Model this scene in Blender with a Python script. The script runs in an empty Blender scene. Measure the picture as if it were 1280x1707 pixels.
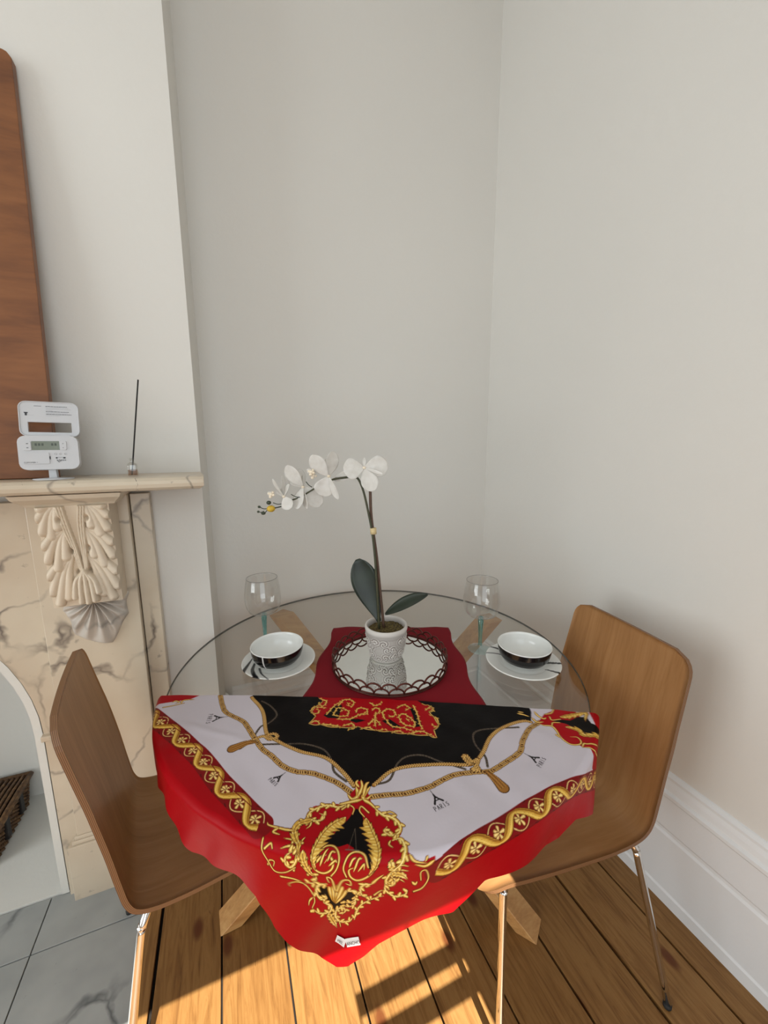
import bpy, bmesh, math, random
import numpy as np
from mathutils import Vector, Matrix

# ------------------------------------------------------------------ camera
SC = bpy.context.scene
COL = SC.collection
CAM_H = 1.3557
FPX = 655.0
YAW, PITCH, ROLL = math.radians(22.02), math.radians(9.63), math.radians(-0.33)
_F = Vector((math.sin(YAW) * math.cos(PITCH), math.cos(YAW) * math.cos(PITCH), -math.sin(PITCH)))
_R0 = Vector((math.cos(YAW), -math.sin(YAW), 0))
_U0 = _R0.cross(_F)
_R = math.cos(ROLL) * _R0 + math.sin(ROLL) * _U0
_U = -math.sin(ROLL) * _R0 + math.cos(ROLL) * _U0
cam_d = bpy.data.cameras.new('camera')
cam = bpy.data.objects.new('camera', cam_d)
COL.objects.link(cam)
cam.matrix_world = Matrix(((_R.x, _U.x, -_F.x, 0), (_R.y, _U.y, -_F.y, 0), (_R.z, _U.z, -_F.z, CAM_H), (0, 0, 0, 1)))
cam_d.sensor_fit = 'HORIZONTAL'
cam_d.sensor_width = 36
cam_d.lens = FPX / 1280 * 36
cam_d.clip_start = 0.02
SC.camera = cam

# ------------------------------------------------------------------ world, sun, daylight, exposure
W = bpy.data.worlds.new('sky')
SC.world = W
W.use_nodes = True
W.node_tree.nodes['Background'].inputs[0].default_value = (0.80, 0.90, 1.0, 1)
W.node_tree.nodes['Background'].inputs[1].default_value = 1.2
sun_d = bpy.data.lights.new('sun', 'SUN')
sun_d.energy = 17.0
sun_d.angle = math.radians(0.16)
sun_d.color = (1.0, 0.96, 0.86)
sun = bpy.data.objects.new('sun', sun_d)
COL.objects.link(sun)
sun.rotation_euler = (math.radians(36), 0, 0)
sun.location = (0, -4, 6)
WIN = [(-0.80, 0.505, 0.35, 2.958)]              # window behind the photographer: x0, x1, z0, z1
WINL = (-0.95, 0.75, 0.45, 2.80)                 # window in the far left wall: y0, y1, z0, z1


def daylight(size_x, size_y, energy, loc, rot):
    ad = bpy.data.lights.new('window_daylight', 'AREA')
    ad.shape = 'RECTANGLE'
    ad.size, ad.size_y = size_x, size_y
    ad.energy = energy
    ad.color = (0.95, 1.0, 1.0)
    o = bpy.data.objects.new('window_daylight', ad)
    COL.objects.link(o)
    o.location, o.rotation_euler = loc, rot


daylight(1.30, 2.6, 14, (-0.148, -1.29, 1.654), (math.radians(90), 0, 0))
daylight(2.35, 1.7, 66, (-3.19, -0.10, 1.625), (0, math.radians(-90), 0))
vs = SC.view_settings
vs.view_transform = 'Standard'
vs.look = 'None'
vs.gamma = 1
vs.use_curve_mapping = False
vs.exposure = -0.16

# ------------------------------------------------------------------ helpers
rnd = random.Random(5)
PI = math.pi


def lin(c):
    c = c / 255.0
    return c / 12.92 if c <= 0.04045 else ((c + 0.055) / 1.055) ** 2.4


def rgb(r, g, b):
    return (lin(r), lin(g), lin(b), 1)


def P(px, py, d):
    """point on the ray through a photo pixel at horizontal forward distance d from the camera"""
    v = _F + _R * ((px - 640) / FPX) - _U * ((py - 853.5) / FPX)
    t = d / (v.x * math.sin(YAW) + v.y * math.cos(YAW))
    return Vector((v.x * t, v.y * t, CAM_H + v.z * t))


class N:
    def __init__(self, name):
        self.m = bpy.data.materials.new(name)
        self.m.use_nodes = True
        self.t = self.m.node_tree
        self.b = self.t.nodes['Principled BSDF']
        self.o = self.t.nodes['Material Output']

    def n(self, kind, **kw):
        x = self.t.nodes.new(kind)
        for k, v in kw.items():
            if k in x.inputs:
                x.inputs[k].default_value = v
            else:
                setattr(x, k, v)
        return x

    def l(self, a, b):
        self.t.links.new(a, b)

    def ramp(self, fac, stops):
        r = self.n('ShaderNodeValToRGB')
        e = r.color_ramp.elements
        while len(e) < len(stops):
            e.new(0.5)
        for i, (p, c) in enumerate(stops):
            e[i].position = p
            e[i].color = c
        self.l(fac, r.inputs[0])
        return r.outputs[0]

    def coords(self, kind='Object', scale=(1, 1, 1), rand=False):
        tc = self.n('ShaderNodeTexCoord')
        mp = self.n('ShaderNodeMapping')
        mp.inputs['Scale'].default_value = scale
        self.l(tc.outputs[kind], mp.inputs[0])
        if rand:
            oi = self.n('ShaderNodeObjectInfo')
            mu = self.n('ShaderNodeMath', operation='MULTIPLY')
            mu.inputs[1].default_value = 37.0
            self.l(oi.outputs['Random'], mu.inputs[0])
            cx = self.n('ShaderNodeCombineXYZ')
            self.l(mu.outputs[0], cx.inputs[0])
            self.l(mu.outputs[0], cx.inputs[1])
            self.l(mu.outputs[0], cx.inputs[2])
            self.l(cx.outputs[0], mp.inputs['Location'])
        return mp.outputs[0]

    def noise(self, co, scale, detail=4, rough=0.5, dist=0.0):
        x = self.n('ShaderNodeTexNoise')
        x.inputs['Scale'].default_value = scale
        x.inputs['Detail'].default_value = detail
        x.inputs['Roughness'].default_value = rough
        x.inputs['Distortion'].default_value = dist
        self.l(co, x.inputs['Vector'])
        return x.outputs[0]

    def mix(self, fac, a, b, mode='MIX'):
        x = self.n('ShaderNodeMix', data_type='RGBA', blend_type=mode)
        for s, v in ((0, fac), (6, a), (7, b)):
            if hasattr(v, 'is_linked'):
                self.l(v, x.inputs[s])
            else:
                x.inputs[s].default_value = v
        return x.outputs[2]

    def math(self, op, a, b=0.0, c=0.0, clamp=False):
        x = self.n('ShaderNodeMath', operation=op, use_clamp=clamp)
        for s, v in enumerate((a, b, c)):
            if hasattr(v, 'is_linked'):
                self.l(v, x.inputs[s])
            else:
                x.inputs[s].default_value = v
        return x.outputs[0]

    def bump(self, h, strength=0.2, dist=0.01):
        x = self.n('ShaderNodeBump')
        x.inputs['Strength'].default_value = strength
        x.inputs['Distance'].default_value = dist
        self.l(h, x.inputs['Height'])
        self.l(x.outputs[0], self.b.inputs['Normal'])

    def col(self, c):
        if hasattr(c, 'is_linked'):
            self.l(c, self.b.inputs['Base Color'])
        else:
            self.b.inputs['Base Color'].default_value = c

    def set(self, rough=0.5, metal=0.0, spec=None, **kw):
        self.b.inputs['Roughness'].default_value = rough
        self.b.inputs['Metallic'].default_value = metal
        if spec is not None:
            self.b.inputs['Specular IOR Level'].default_value = spec
        for k, v in kw.items():
            self.b.inputs[k].default_value = v
        return self


def plain(name, c, rough=0.5, metal=0.0, var=0.06, scale=30, bump=0.0, spec=None, **kw):
    k = N(name)
    co = k.coords()
    nz = k.noise(co, scale, 3)
    hi = tuple(min(1, x * (1 + var)) for x in c[:3]) + (1,)
    lo = tuple(x * (1 - var) for x in c[:3]) + (1,)
    k.col(k.ramp(nz, [(0.3, lo), (0.7, hi)]))
    if bump:
        k.bump(nz, bump, 0.002)
    k.set(rough, metal, spec, **kw)
    return k.m


def thin_glass(name, tint, ior=1.5, rough=0.0, extra=0.0):
    k = N(name)
    k.t.nodes.remove(k.b)
    f0 = ((ior - 1) / (ior + 1)) ** 2
    lw = k.n('ShaderNodeLayerWeight')
    lw.inputs['Blend'].default_value = 0.5
    fr = k.math('MULTIPLY_ADD', k.math('POWER', lw.outputs['Facing'], 5.0), 1.0 - f0, f0)
    tr = k.n('ShaderNodeBsdfTransparent')
    tr.inputs[0].default_value = tint
    gl = k.n('ShaderNodeBsdfGlossy')
    gl.inputs['Roughness'].default_value = rough
    gl.inputs[0].default_value = (1, 1, 1, 1)
    mx = k.n('ShaderNodeMixShader')
    f = k.math('ADD', fr, extra, clamp=True)
    k.l(f, mx.inputs[0])
    k.l(tr.outputs[0], mx.inputs[1])
    k.l(gl.outputs[0], mx.inputs[2])
    k.l(mx.outputs[0], k.o.inputs[0])
    return k.m


def mesh(name, verts, faces, mat=None, parent=None, smooth=False, loc=None, rot=None):
    me = bpy.data.meshes.new(name)
    me.from_pydata([tuple(v) for v in verts], [], faces)
    return finish(name, me, mat, parent, smooth, loc, rot)


def finish(name, me, mat, parent, smooth, loc=None, rot=None):
    if mat is not None:
        for m in (mat if isinstance(mat, (list, tuple)) else [mat]):
            me.materials.append(m)
    if smooth:
        me.polygons.foreach_set('use_smooth', [True] * len(me.polygons))
    me.update()
    o = bpy.data.objects.new(name, me)
    COL.objects.link(o)
    if parent is not None:
        o.parent = parent
    if loc is not None:
        o.location = loc
    if rot is not None:
        o.rotation_euler = rot
    return o


def bmobj(name, bm, mat=None, parent=None, smooth=False, loc=None, rot=None):
    bmesh.ops.recalc_face_normals(bm, faces=bm.faces[:])
    me = bpy.data.meshes.new(name)
    bm.to_mesh(me)
    bm.free()
    return finish(name, me, mat, parent, smooth, loc, rot)


def add_box(bm, x0, x1, y0, y1, z0, z1, bevel=0.0, M=None):
    vs_ = [bm.verts.new((x, y, z)) for x in (x0, x1) for y in (y0, y1) for z in (z0, z1)]
    fs = [bm.faces.new([vs_[i] for i in f]) for f in ((0, 1, 3, 2), (4, 6, 7, 5), (0, 4, 5, 1), (2, 3, 7, 6), (0, 2, 6, 4), (1, 5, 7, 3))]
    if M is not None:
        bmesh.ops.transform(bm, matrix=M, verts=vs_)
    if bevel:
        es = list({e for f in fs for e in f.edges})
        bmesh.ops.bevel(bm, geom=es, offset=bevel, segments=2, affect='EDGES', profile=0.5)
    return vs_


def box(name, x0, x1, y0, y1, z0, z1, mat, parent=None, bevel=0.0, M=None, loc=None, rot=None):
    bm = bmesh.new()
    add_box(bm, x0, x1, y0, y1, z0, z1, bevel, M)
    return bmobj(name, bm, mat, parent, loc=loc, rot=rot)


def prism_data(poly, axis, a, b):
    """poly in 2D extruded along an axis between a and b; axis 'y': poly=(x,z), 'z': poly=(x,y), 'x': poly=(y,z)"""
    def put(p, t):
        return {'y': (p[0], t, p[1]), 'z': (p[0], p[1], t), 'x': (t, p[0], p[1])}[axis]
    n = len(poly)
    v = [put(p, a) for p in poly] + [put(p, b) for p in poly]
    f = [tuple(range(n)), tuple(range(2 * n - 1, n - 1, -1))] + [(i, i + n, (i + 1) % n + n, (i + 1) % n) for i in range(n)]
    return v, f


def prism(name, poly, axis, a, b, mat, parent=None, bevel=0.0, loc=None, rot=None):
    v, f = prism_data(poly, axis, a, b)
    bm = bmesh.new()
    bv = [bm.verts.new(x) for x in v]
    for q in f:
        bm.faces.new([bv[i] for i in q])
    if bevel:
        bmesh.ops.bevel(bm, geom=bm.edges[:], offset=bevel, segments=2, affect='EDGES', profile=0.5)
    return bmobj(name, bm, mat, parent, loc=loc, rot=rot)


def smooth_path(pts, n=8):
    pts = [Vector(p) for p in pts]
    if len(pts) < 3:
        return pts
    q = [2 * pts[0] - pts[1]] + pts + [2 * pts[-1] - pts[-2]]
    out = []
    for i in range(1, len(q) - 2):
        for k in range(n):
            t = k / n
            a, b, c, d = q[i - 1], q[i], q[i + 1], q[i + 2]
            out.append(0.5 * ((2 * b) + (c - a) * t + (2 * a - 5 * b + 4 * c - d) * t * t + (3 * b - a - 3 * c + d) * t ** 3))
    out.append(pts[-1])
    return out


def tube_data(pts, rad, seg=10, closed=False, flat=None):
    pts = [Vector(p) for p in pts]
    n = len(pts)
    if not hasattr(rad, '__len__'):
        rad = [rad] * n
    v, f = [], []
    up = None
    for i in range(n):
        a = pts[i - 1] if (i or closed) else pts[i]
        b = pts[(i + 1) % n] if (i < n - 1 or closed) else pts[i]
        t = (b - a).normalized()
        if up is None:
            up = Vector((0, 0, 1)) if abs(t.z) < 0.9 else Vector((1, 0, 0))
        s = t.cross(up).normalized()
        up = s.cross(t).normalized()
        for k in range(seg):
            w = 2 * PI * k / seg
            v.append(pts[i] + rad[i] * (s * math.cos(w) + up * math.sin(w) * (flat or 1)))
    m = n if closed else n - 1
    for i in range(m):
        for k in range(seg):
            f.append((i * seg + k, i * seg + (k + 1) % seg, ((i + 1) % n) * seg + (k + 1) % seg, ((i + 1) % n) * seg + k))
    if not closed:
        f.append(tuple(range(seg - 1, -1, -1)))
        f.append(tuple((n - 1) * seg + k for k in range(seg)))
    return v, f


def tube(name, pts, rad, mat, parent=None, seg=10, sm=0, loc=None, flat=None, closed=False):
    if sm:
        n0 = len(pts)
        pp = smooth_path(pts, sm)
        if hasattr(rad, '__len__'):
            rad = [float(x) for x in np.interp(np.linspace(0, n0 - 1, len(pp)), range(n0), rad)]
        pts = pp
    v, f = tube_data(pts, rad, seg, closed, flat)
    return mesh(name, v, f, mat, parent, True, loc)


def join_data(parts):
    V, Fc = [], []
    for v, f in parts:
        o = len(V)
        V += [tuple(x) for x in v]
        Fc += [tuple(i + o for i in q) for q in f]
    return V, Fc


def lathe_data(prof, seg=48, closed=False):
    """prof: list of (r,z)"""
    v, f = [], []
    n = len(prof)
    for r, z in prof:
        for k in range(seg):
            w = 2 * PI * k / seg
            v.append((r * math.cos(w), r * math.sin(w), z))
    for i in range(n - 1 if not closed else n):
        j = (i + 1) % n
        for k in range(seg):
            f.append((i * seg + k, i * seg + (k + 1) % seg, j * seg + (k + 1) % seg, j * seg + k))
    return v, f


def lathe(name, prof, mat, parent=None, seg=48, closed=False, loc=None, smooth=True):
    v, f = lathe_data(prof, seg, closed)
    return mesh(name, v, f, mat, parent, smooth, loc)


def root(name, label, cat, loc=(0, 0, 0), rotz=0.0, group=None):
    o = bpy.data.objects.new(name, None)
    o.empty_display_size = 0.05
    COL.objects.link(o)
    o.location = loc
    o.rotation_euler = (0, 0, rotz)
    return tag(o, label, cat, group)


def tag(o, label, cat, group=None):
    o['label'] = label
    o['category'] = cat
    if group:
        o['group'] = group
    return o


def struct(o):
    o['kind'] = 'structure'
    return o


def set_colors(me, cols):
    at_ = me.color_attributes.new('print', 'FLOAT_COLOR', 'POINT')
    a = np.ones((len(me.vertices), 4), dtype=np.float32)
    a[:, :3] = cols
    at_.data.foreach_set('color', a.ravel())


class Canvas:
    """a small raster painter in metres for flat print; colours are sRGB 0..255 turned linear at the end"""
    def __init__(s, u0, u1, v0, v1, res, bg):
        s.u0, s.v0, s.res = u0, v0, res
        s.nx, s.ny = int((u1 - u0) / res) + 2, int((v1 - v0) / res) + 2
        s.im = np.empty((s.ny, s.nx, 3), np.float32)
        s.im[:] = bg

    def _win(s, lo, hi):
        x0 = max(0, int((lo[0] - s.u0) / s.res) - 2)
        x1 = min(s.nx, int((hi[0] - s.u0) / s.res) + 4)
        y0 = max(0, int((lo[1] - s.v0) / s.res) - 2)
        y1 = min(s.ny, int((hi[1] - s.v0) / s.res) + 4)
        if x1 <= x0 or y1 <= y0:
            return None
        X = s.u0 + np.arange(x0, x1) * s.res
        Y = s.v0 + np.arange(y0, y1) * s.res
        return (slice(y0, y1), slice(x0, x1)), X[None, :], Y[:, None]

    def _blend(s, sl, a, c):
        a = np.clip(a, 0, 1)[..., None]
        s.im[sl] = s.im[sl] * (1 - a) + np.array(c, np.float32) * a

    def fill(s, poly, c):
        p = np.array(poly, float)
        w = s._win(p.min(0), p.max(0))
        if w is None:
            return
        sl, X, Y = w
        ins = np.zeros((Y.shape[0], X.shape[1]), bool)
        for i in range(len(p)):
            (xa, ya), (xb, yb) = p[i - 1], p[i]
            if ya == yb:
                continue
            c1 = (Y > min(ya, yb)) & (Y <= max(ya, yb))
            ins ^= c1 & (X < (Y - ya) * (xb - xa) / (yb - ya) + xa)
        s._blend(sl, ins.astype(np.float32), c)

    def stroke(s, pts, w0, c, w1=None, sm=5, taper=0.0):
        pts = np.array(pts, float)
        if sm and len(pts) > 2:
            pts = np.array([tuple(q)[:2] for q in smooth_path([(a, b, 0) for a, b in pts], sm)])
        w1 = w0 if w1 is None else w1
        mw = max(w0, w1)
        win = s._win(pts.min(0) - mw, pts.max(0) + mw)
        if win is None:
            return
        sl, X, Y = win
        best = np.full((Y.shape[0], X.shape[1]), -1e9, np.float32)
        n = len(pts)
        for i in range(n - 1):
            a, d = pts[i], pts[i + 1] - pts[i]
            L2 = max(d @ d, 1e-12)
            lo, hi = np.minimum(a, pts[i + 1]) - mw, np.maximum(a, pts[i + 1]) + mw
            i0, i1 = np.searchsorted(X[0], (lo[0], hi[0]))
            j0, j1 = np.searchsorted(Y[:, 0], (lo[1], hi[1]))
            if i1 <= i0 or j1 <= j0:
                continue
            xx, yy = X[:, i0:i1], Y[j0:j1]
            t = np.clip(((xx - a[0]) * d[0] + (yy - a[1]) * d[1]) / L2, 0, 1)
            dist = np.hypot(xx - a[0] - t * d[0], yy - a[1] - t * d[1])
            wd = w0 + (w1 - w0) * ((i + t) / (n - 1))
            if taper:
                q = (i + t) / (n - 1)
                wd = wd * np.clip(q / taper, 0.12, 1) ** 0.6 * np.clip((1 - q) / (taper * 0.7), 0.15, 1) ** 0.6
            best[j0:j1, i0:i1] = np.maximum(best[j0:j1, i0:i1], wd / 2 - dist)
        s._blend(sl, best / s.res + 0.5, c)

    def sample(s, u, v):
        x = np.clip((np.asarray(u) - s.u0) / s.res, 0, s.nx - 1.001)
        y = np.clip((np.asarray(v) - s.v0) / s.res, 0, s.ny - 1.001)
        i, j = x.astype(int), y.astype(int)
        fx, fy = (x - i)[:, None], (y - j)[:, None]
        im = s.im
        c = (im[j, i] * (1 - fx) + im[j, i + 1] * fx) * (1 - fy) + (im[j + 1, i] * (1 - fx) + im[j + 1, i + 1] * fx) * fy
        c = c / 255.0
        return np.where(c <= 0.04045, c / 12.92, ((c + 0.055) / 1.055) ** 2.4)


def print_mat(name, rough=0.4, **kw):
    k = N(name)
    a = k.n('ShaderNodeAttribute', attribute_name='print')
    k.col(a.outputs['Color'])
    k.set(rough, **kw)
    return k

# ------------------------------------------------------------------ materials
def wall_mat(name, c):
    k = N(name)
    co = k.coords('Object')
    big = k.noise(co, 1.3, 2)
    fine = k.noise(co, 55, 4, 0.6)
    a = tuple(x * 0.97 for x in c[:3]) + (1,)
    k.col(k.ramp(big, [(0.3, a), (0.7, c)]))
    md = k.noise(co, 7, 3)
    h = k.math('ADD', fine, k.math('MULTIPLY', md, 2.0))
    k.bump(h, 0.10, 0.006)
    k.set(0.62, spec=0.3)
    return k.m


M_WALL = wall_mat('wall_paint', rgb(219, 216, 210))
M_TRIM = wall_mat('trim_gloss_paint', rgb(226, 226, 226))
M_CEIL = wall_mat('ceiling_paint', rgb(232, 230, 226))
M_PLASTER = wall_mat('white_rough_plaster', rgb(214, 212, 206))
M_DARKGAP = plain('dark_gap', rgb(24, 16, 10), 0.9)


def plank_mat():
    k = N('pine_boards')
    co = k.coords('Object', (1, 1, 1), rand=True)
    st = k.n('ShaderNodeMapping')
    st.inputs['Scale'].default_value = (34, 2.6, 8)
    k.l(co, st.inputs[0])
    g = k.noise(st.outputs[0], 1.5, 7, 0.68, 1.8)
    base = k.ramp(g, [(0.25, rgb(98, 64, 32)), (0.45, rgb(134, 95, 52)), (0.60, rgb(149, 110, 64)), (0.78, rgb(118, 80, 41))])
    ko = k.n('ShaderNodeMapping')
    ko.inputs['Scale'].default_value = (5.0, 2.4, 1)
    k.l(co, ko.inputs[0])
    vo = k.n('ShaderNodeTexVoronoi', voronoi_dimensions='2D')
    vo.inputs['Scale'].default_value = 1.0
    k.l(ko.outputs[0], vo.inputs['Vector'])
    d = k.ramp(vo.outputs['Distance'], [(0.0, (1, 1, 1, 1)), (0.045, (0.9, 0.9, 0.9, 1)), (0.085, (0, 0, 0, 1))])
    c1 = k.mix(d, base, rgb(96, 52, 26))
    # small scuffs and nail marks
    sp = k.n('ShaderNodeMapping')
    sp.inputs['Scale'].default_value = (30, 9, 1)
    k.l(co, sp.inputs[0])
    sn = k.noise(sp.outputs[0], 1.5, 3, 0.7)
    sf = k.ramp(sn, [(0.70, (0, 0, 0, 1)), (0.76, (0.75, 0.75, 0.75, 1))])
    c2 = k.mix(sf, c1, rgb(70, 42, 22))
    oi = k.n('ShaderNodeObjectInfo')
    v = k.ramp(oi.outputs['Random'], [(0, (0.80, 0.77, 0.72, 1)), (1, (1, 1, 1, 1))])
    k.col(k.mix(1.0, c2, v, 'MULTIPLY'))
    k.bump(g, 0.25, 0.002)
    k.set(0.45, spec=0.3)
    return k.m


M_PLANK = plank_mat()


def wood_mat(name, dark, mid, light, scale=(2, 40, 40), rough=0.35, coord='Object', spec=0.5):
    k = N(name)
    co = k.coords(coord, scale)
    g = k.noise(co, 1.0, 5, 0.6, 0.8)
    fine = k.noise(co, 5.0, 3, 0.6)
    m = k.math('ADD', k.math('MULTIPLY', g, 0.75), k.math('MULTIPLY', fine, 0.25))
    k.col(k.ramp(m, [(0.32, dark), (0.5, mid), (0.68, light)]))
    k.bump(m, 0.06, 0.001)
    k.set(rough, spec=spec)
    return k.m


M_PLY = wood_mat('chair_plywood_veneer', rgb(140, 99, 59), rgb(155, 112, 70), rgb(166, 124, 81), (3, 34, 3), 0.38, spec=0.3)


def ply_edge():
    k = N('plywood_edge_layers')
    co = k.coords('UV')
    sx = k.n('ShaderNodeSeparateXYZ')
    k.l(co, sx.inputs[0])
    w = k.math('SINE', k.math('MULTIPLY', sx.outputs[0], 25.0))
    k.col(k.ramp(k.math('MULTIPLY_ADD', w, 0.5, 0.5), [(0.2, rgb(96, 62, 38)), (0.8, rgb(140, 102, 68))]))
    k.set(0.5)
    return k.m


M_PLYEDGE = ply_edge()
M_TABLEWOOD = wood_mat('table_leg_oak', rgb(160, 112, 62), rgb(187, 139, 84), rgb(204, 160, 104), (3, 30, 30), 0.5)
M_BOARD = wood_mat('reddish_brown_board', rgb(96, 55, 27), rgb(122, 74, 38), rgb(136, 86, 47), (2.2, 30, 13), 0.42)
M_CHROME = plain('chrome', (0.78, 0.77, 0.76, 1), 0.08, 1.0, 0.02)
M_RUBBER = plain('dark_rubber', rgb(35, 33, 32), 0.7)


def marble_mat(name, base, warm, vein, scale=3.0, amt=1.0, rough=0.3):
    k = N(name)
    co = k.coords('Object')
    cl = k.noise(co, 2.6, 4, 0.6)
    c0 = k.ramp(cl, [(0.3, warm), (0.7, base)])
    wn = k.n('ShaderNodeTexNoise')
    wn.inputs['Scale'].default_value = 3.0
    wn.inputs['Detail'].default_value = 5
    k.l(co, wn.inputs['Vector'])
    ad = k.n('ShaderNodeMix', data_type='VECTOR')
    ad.inputs[0].default_value = 0.30
    k.l(co, ad.inputs[4])
    k.l(wn.outputs[1], ad.inputs[5])
    vo = k.n('ShaderNodeTexVoronoi', feature='DISTANCE_TO_EDGE')
    vo.inputs['Scale'].default_value = scale
    k.l(ad.outputs[1], vo.inputs['Vector'])
    v1 = k.ramp(vo.outputs['Distance'], [(0.0, (1, 1, 1, 1)), (0.035, (0, 0, 0, 1))])
    msk = k.ramp(k.noise(co, 4.0, 3), [(0.45, (0, 0, 0, 1)), (0.62, (1, 1, 1, 1))])
    vf = k.math('MULTIPLY', k.math('MULTIPLY', v1, msk), 0.8 * amt)
    sp = k.ramp(k.noise(co, 26, 4, 0.65), [(0.66, (0, 0, 0, 1)), (0.74, (1, 1, 1, 1))])
    vf2 = k.math('MAXIMUM', vf, k.math('MULTIPLY', sp, 0.4 * amt))
    k.col(k.mix(vf2, c0, vein))
    k.bump(k.noise(co, 90, 3), 0.05, 0.002)
    k.set(rough)
    return k.m


M_MARBLE = marble_mat('cream_veined_marble', rgb(206, 194, 174), rgb(190, 172, 150), rgb(98, 88, 82), 6.0, 1.2)
M_CARVED = marble_mat('carved_pale_marble', rgb(214, 200, 180), rgb(202, 184, 160), rgb(130, 118, 108), 3.0, 0.25, 0.45)
M_CARVEDGREY = marble_mat('carved_grey_marble', rgb(196, 188, 178), rgb(170, 160, 150), rgb(96, 92, 88), 5.0, 0.7, 0.45)
M_HEARTH = marble_mat('grey_hearth_marble', rgb(172, 173, 170), rgb(126, 130, 130), rgb(78, 82, 84), 4.2, 1.1, 0.4)

# ------------------------------------------------------------------ the room
XR, YB = 1.155, 1.56          # right wall, alcove back wall
YBR, XBR = 1.33, -0.067       # chimney breast front and its outer corner
YREAR, XL, ZC = -1.20, -3.1, 3.2


def wall_quad(name, poly, thick, mat):
    """poly: list of 3D points of a flat wall face, given a thickness vector"""
    t = Vector(thick)
    n = len(poly)
    v = [Vector(p) for p in poly] + [Vector(p) + t for p in poly]
    f = [tuple(range(n)), tuple(range(2 * n - 1, n - 1, -1))] + [(i, i + n, (i + 1) % n + n, (i + 1) % n) for i in range(n)]
    bm = bmesh.new()
    bv = [bm.verts.new(p) for p in v]
    for q in f:
        bm.faces.new([bv[i] for i in q])
    return struct(bmobj(name, bm, mat))


wall_quad('wall_right', [(XR, YREAR - 0.1, 0), (XR, YB + 0.1, 0), (XR, YB + 0.1, ZC), (XR, YREAR - 0.1, ZC)], (0.1, 0, 0), M_WALL)
wall_quad('wall_back', [(-0.056, YB, 0), (XR, YB, 0), (XR, YB, ZC), (-0.056, YB, ZC)], (0, 0.1, 0), M_WALL)
wall_quad('ceiling', [(XL, YREAR, ZC), (XR, YREAR, ZC), (XR, YB, ZC), (XL, YB, ZC)], (0, 0, 0.1), M_CEIL)
wall_quad('wall_left_alcove', [(XL, YB, 0), (-2.0, YB, 0), (-2.0, YB, ZC), (XL, YB, ZC)], (0, 0.1, 0), M_WALL)

# chimney breast with the arched opening
AX, AR, AZ = -1.03, 0.505, 0.55      # arch centre, radius, springing height


def arch_pts(r, n=28):
    return [(AX + r * math.cos(PI * i / n), AZ + r * math.sin(PI * i / n)) for i in range(n + 1)]


def arch_panel(x0, x1, ztop, r, y0, y1, mat, name, parent=None):
    """flat panel from x0 to x1 with an arched opening of radius r, front at y0, back at y1"""
    ap = [(AX + r, 0)] + arch_pts(r) + [(AX - r, 0)]
    op = [(x1, 0)]
    n = len(ap)
    for i, (x, z) in enumerate(ap):
        pass
    outer = []
    for i in range(n):
        t = i / (n - 1)
        if i == 0:
            outer.append((x1, 0))
        elif i == n - 1:
            outer.append((x0, 0))
        else:
            a = PI * (i - 1) / (n - 3)
            dx, dz = math.cos(a), math.sin(a)
            k = min((x1 - AX) / dx if dx > 1e-6 else 9e9, (x0 - AX) / dx if dx < -1e-6 else 9e9, (ztop - AZ) / dz if dz > 1e-6 else 9e9)
            outer.append((AX + dx * k, AZ + dz * k))
    # insert exact top corners
    v, f = [], []
    for y in (y0, y1):
        for (x, z) in ap:
            v.append((x, y, z))
        for (x, z) in outer:
            v.append((x, y, z))
    cr = len(v)
    v += [(x1, y0, ztop), (x1, y1, ztop), (x0, y0, ztop), (x0, y1, ztop)]
    for i in range(n - 1):
        a, b, c, d = i, i + 1, n + i + 1, n + i
        off = 2 * n
        (p, q) = outer[i], outer[i + 1]
        corner = None
        if abs(p[0] - x1) < 1e-6 and abs(q[1] - ztop) < 1e-6 and abs(q[0] - x1) > 1e-6:
            corner = 0
        if abs(p[1] - ztop) < 1e-6 and abs(q[0] - x0) < 1e-6 and abs(p[0] - x0) > 1e-6:
            corner = 2
        if corner is None:
            f += [(a, b, c, d), (a + off, d + off, c + off, b + off), (d, c, c + off, d + off)]
        else:
            k0, k1 = cr + corner, cr + corner + 1
            f += [(a, b, c, k0, d), (a + off, d + off, k1, c + off, b + off), (d, k0, k1, d + off), (k0, c, c + off, k1)]
        f.append((a, a + off, b + off, b))
    f += [(0, n, n + 2 * n, 2 * n), (n - 1, n - 1 + 2 * n, 2 * n - 1 + 2 * n, 2 * n - 1)]
    bm = bmesh.new()
    bv = [bm.verts.new(p) for p in v]
    for q in f:
        try:
            bm.faces.new([bv[i] for i in q])
        except ValueError:
            pass
    return bmobj(name, bm, mat, parent)


struct(arch_panel(-2.0, XBR, ZC, 0.53, YBR, YBR + 0.06, M_WALL, 'wall_left'))
wall_quad('wall_left_return', [(XBR, YBR + 0.0605, 0), (-0.056, YB, 0), (-0.056, YB, ZC), (XBR, YBR + 0.0605, ZC)], (-0.05, 0, 0), M_WALL)
wall_quad('wall_left_far_return', [(-2.0, YBR + 0.0605, 0), (-2.0, YB, 0), (-2.0, YB, ZC), (-2.0, YBR + 0.0605, ZC)], (0.05, 0, 0), M_WALL)
# fireplace recess: rough white plaster back, cheeks and floor
rec = struct(bmobj('wall_recess', (lambda bm: (
    add_box(bm, -1.60, -0.46, 1.76, 1.82, 0, 1.2),
    add_box(bm, -0.50, -0.46, YBR + 0.062, 1.76, 0, 1.2),
    add_box(bm, -1.60, -1.56, YBR + 0.062, 1.76, 0, 1.2),
    add_box(bm, -1.56, -0.50, YBR + 0.062, 1.76, 1.14, 1.2), bm)[-1])(bmesh.new()), M_PLASTER))
struct(box('floor_recess', -1.53, -0.53, 1.30, 1.76, -0.03, 0.004, M_PLASTER))

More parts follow.
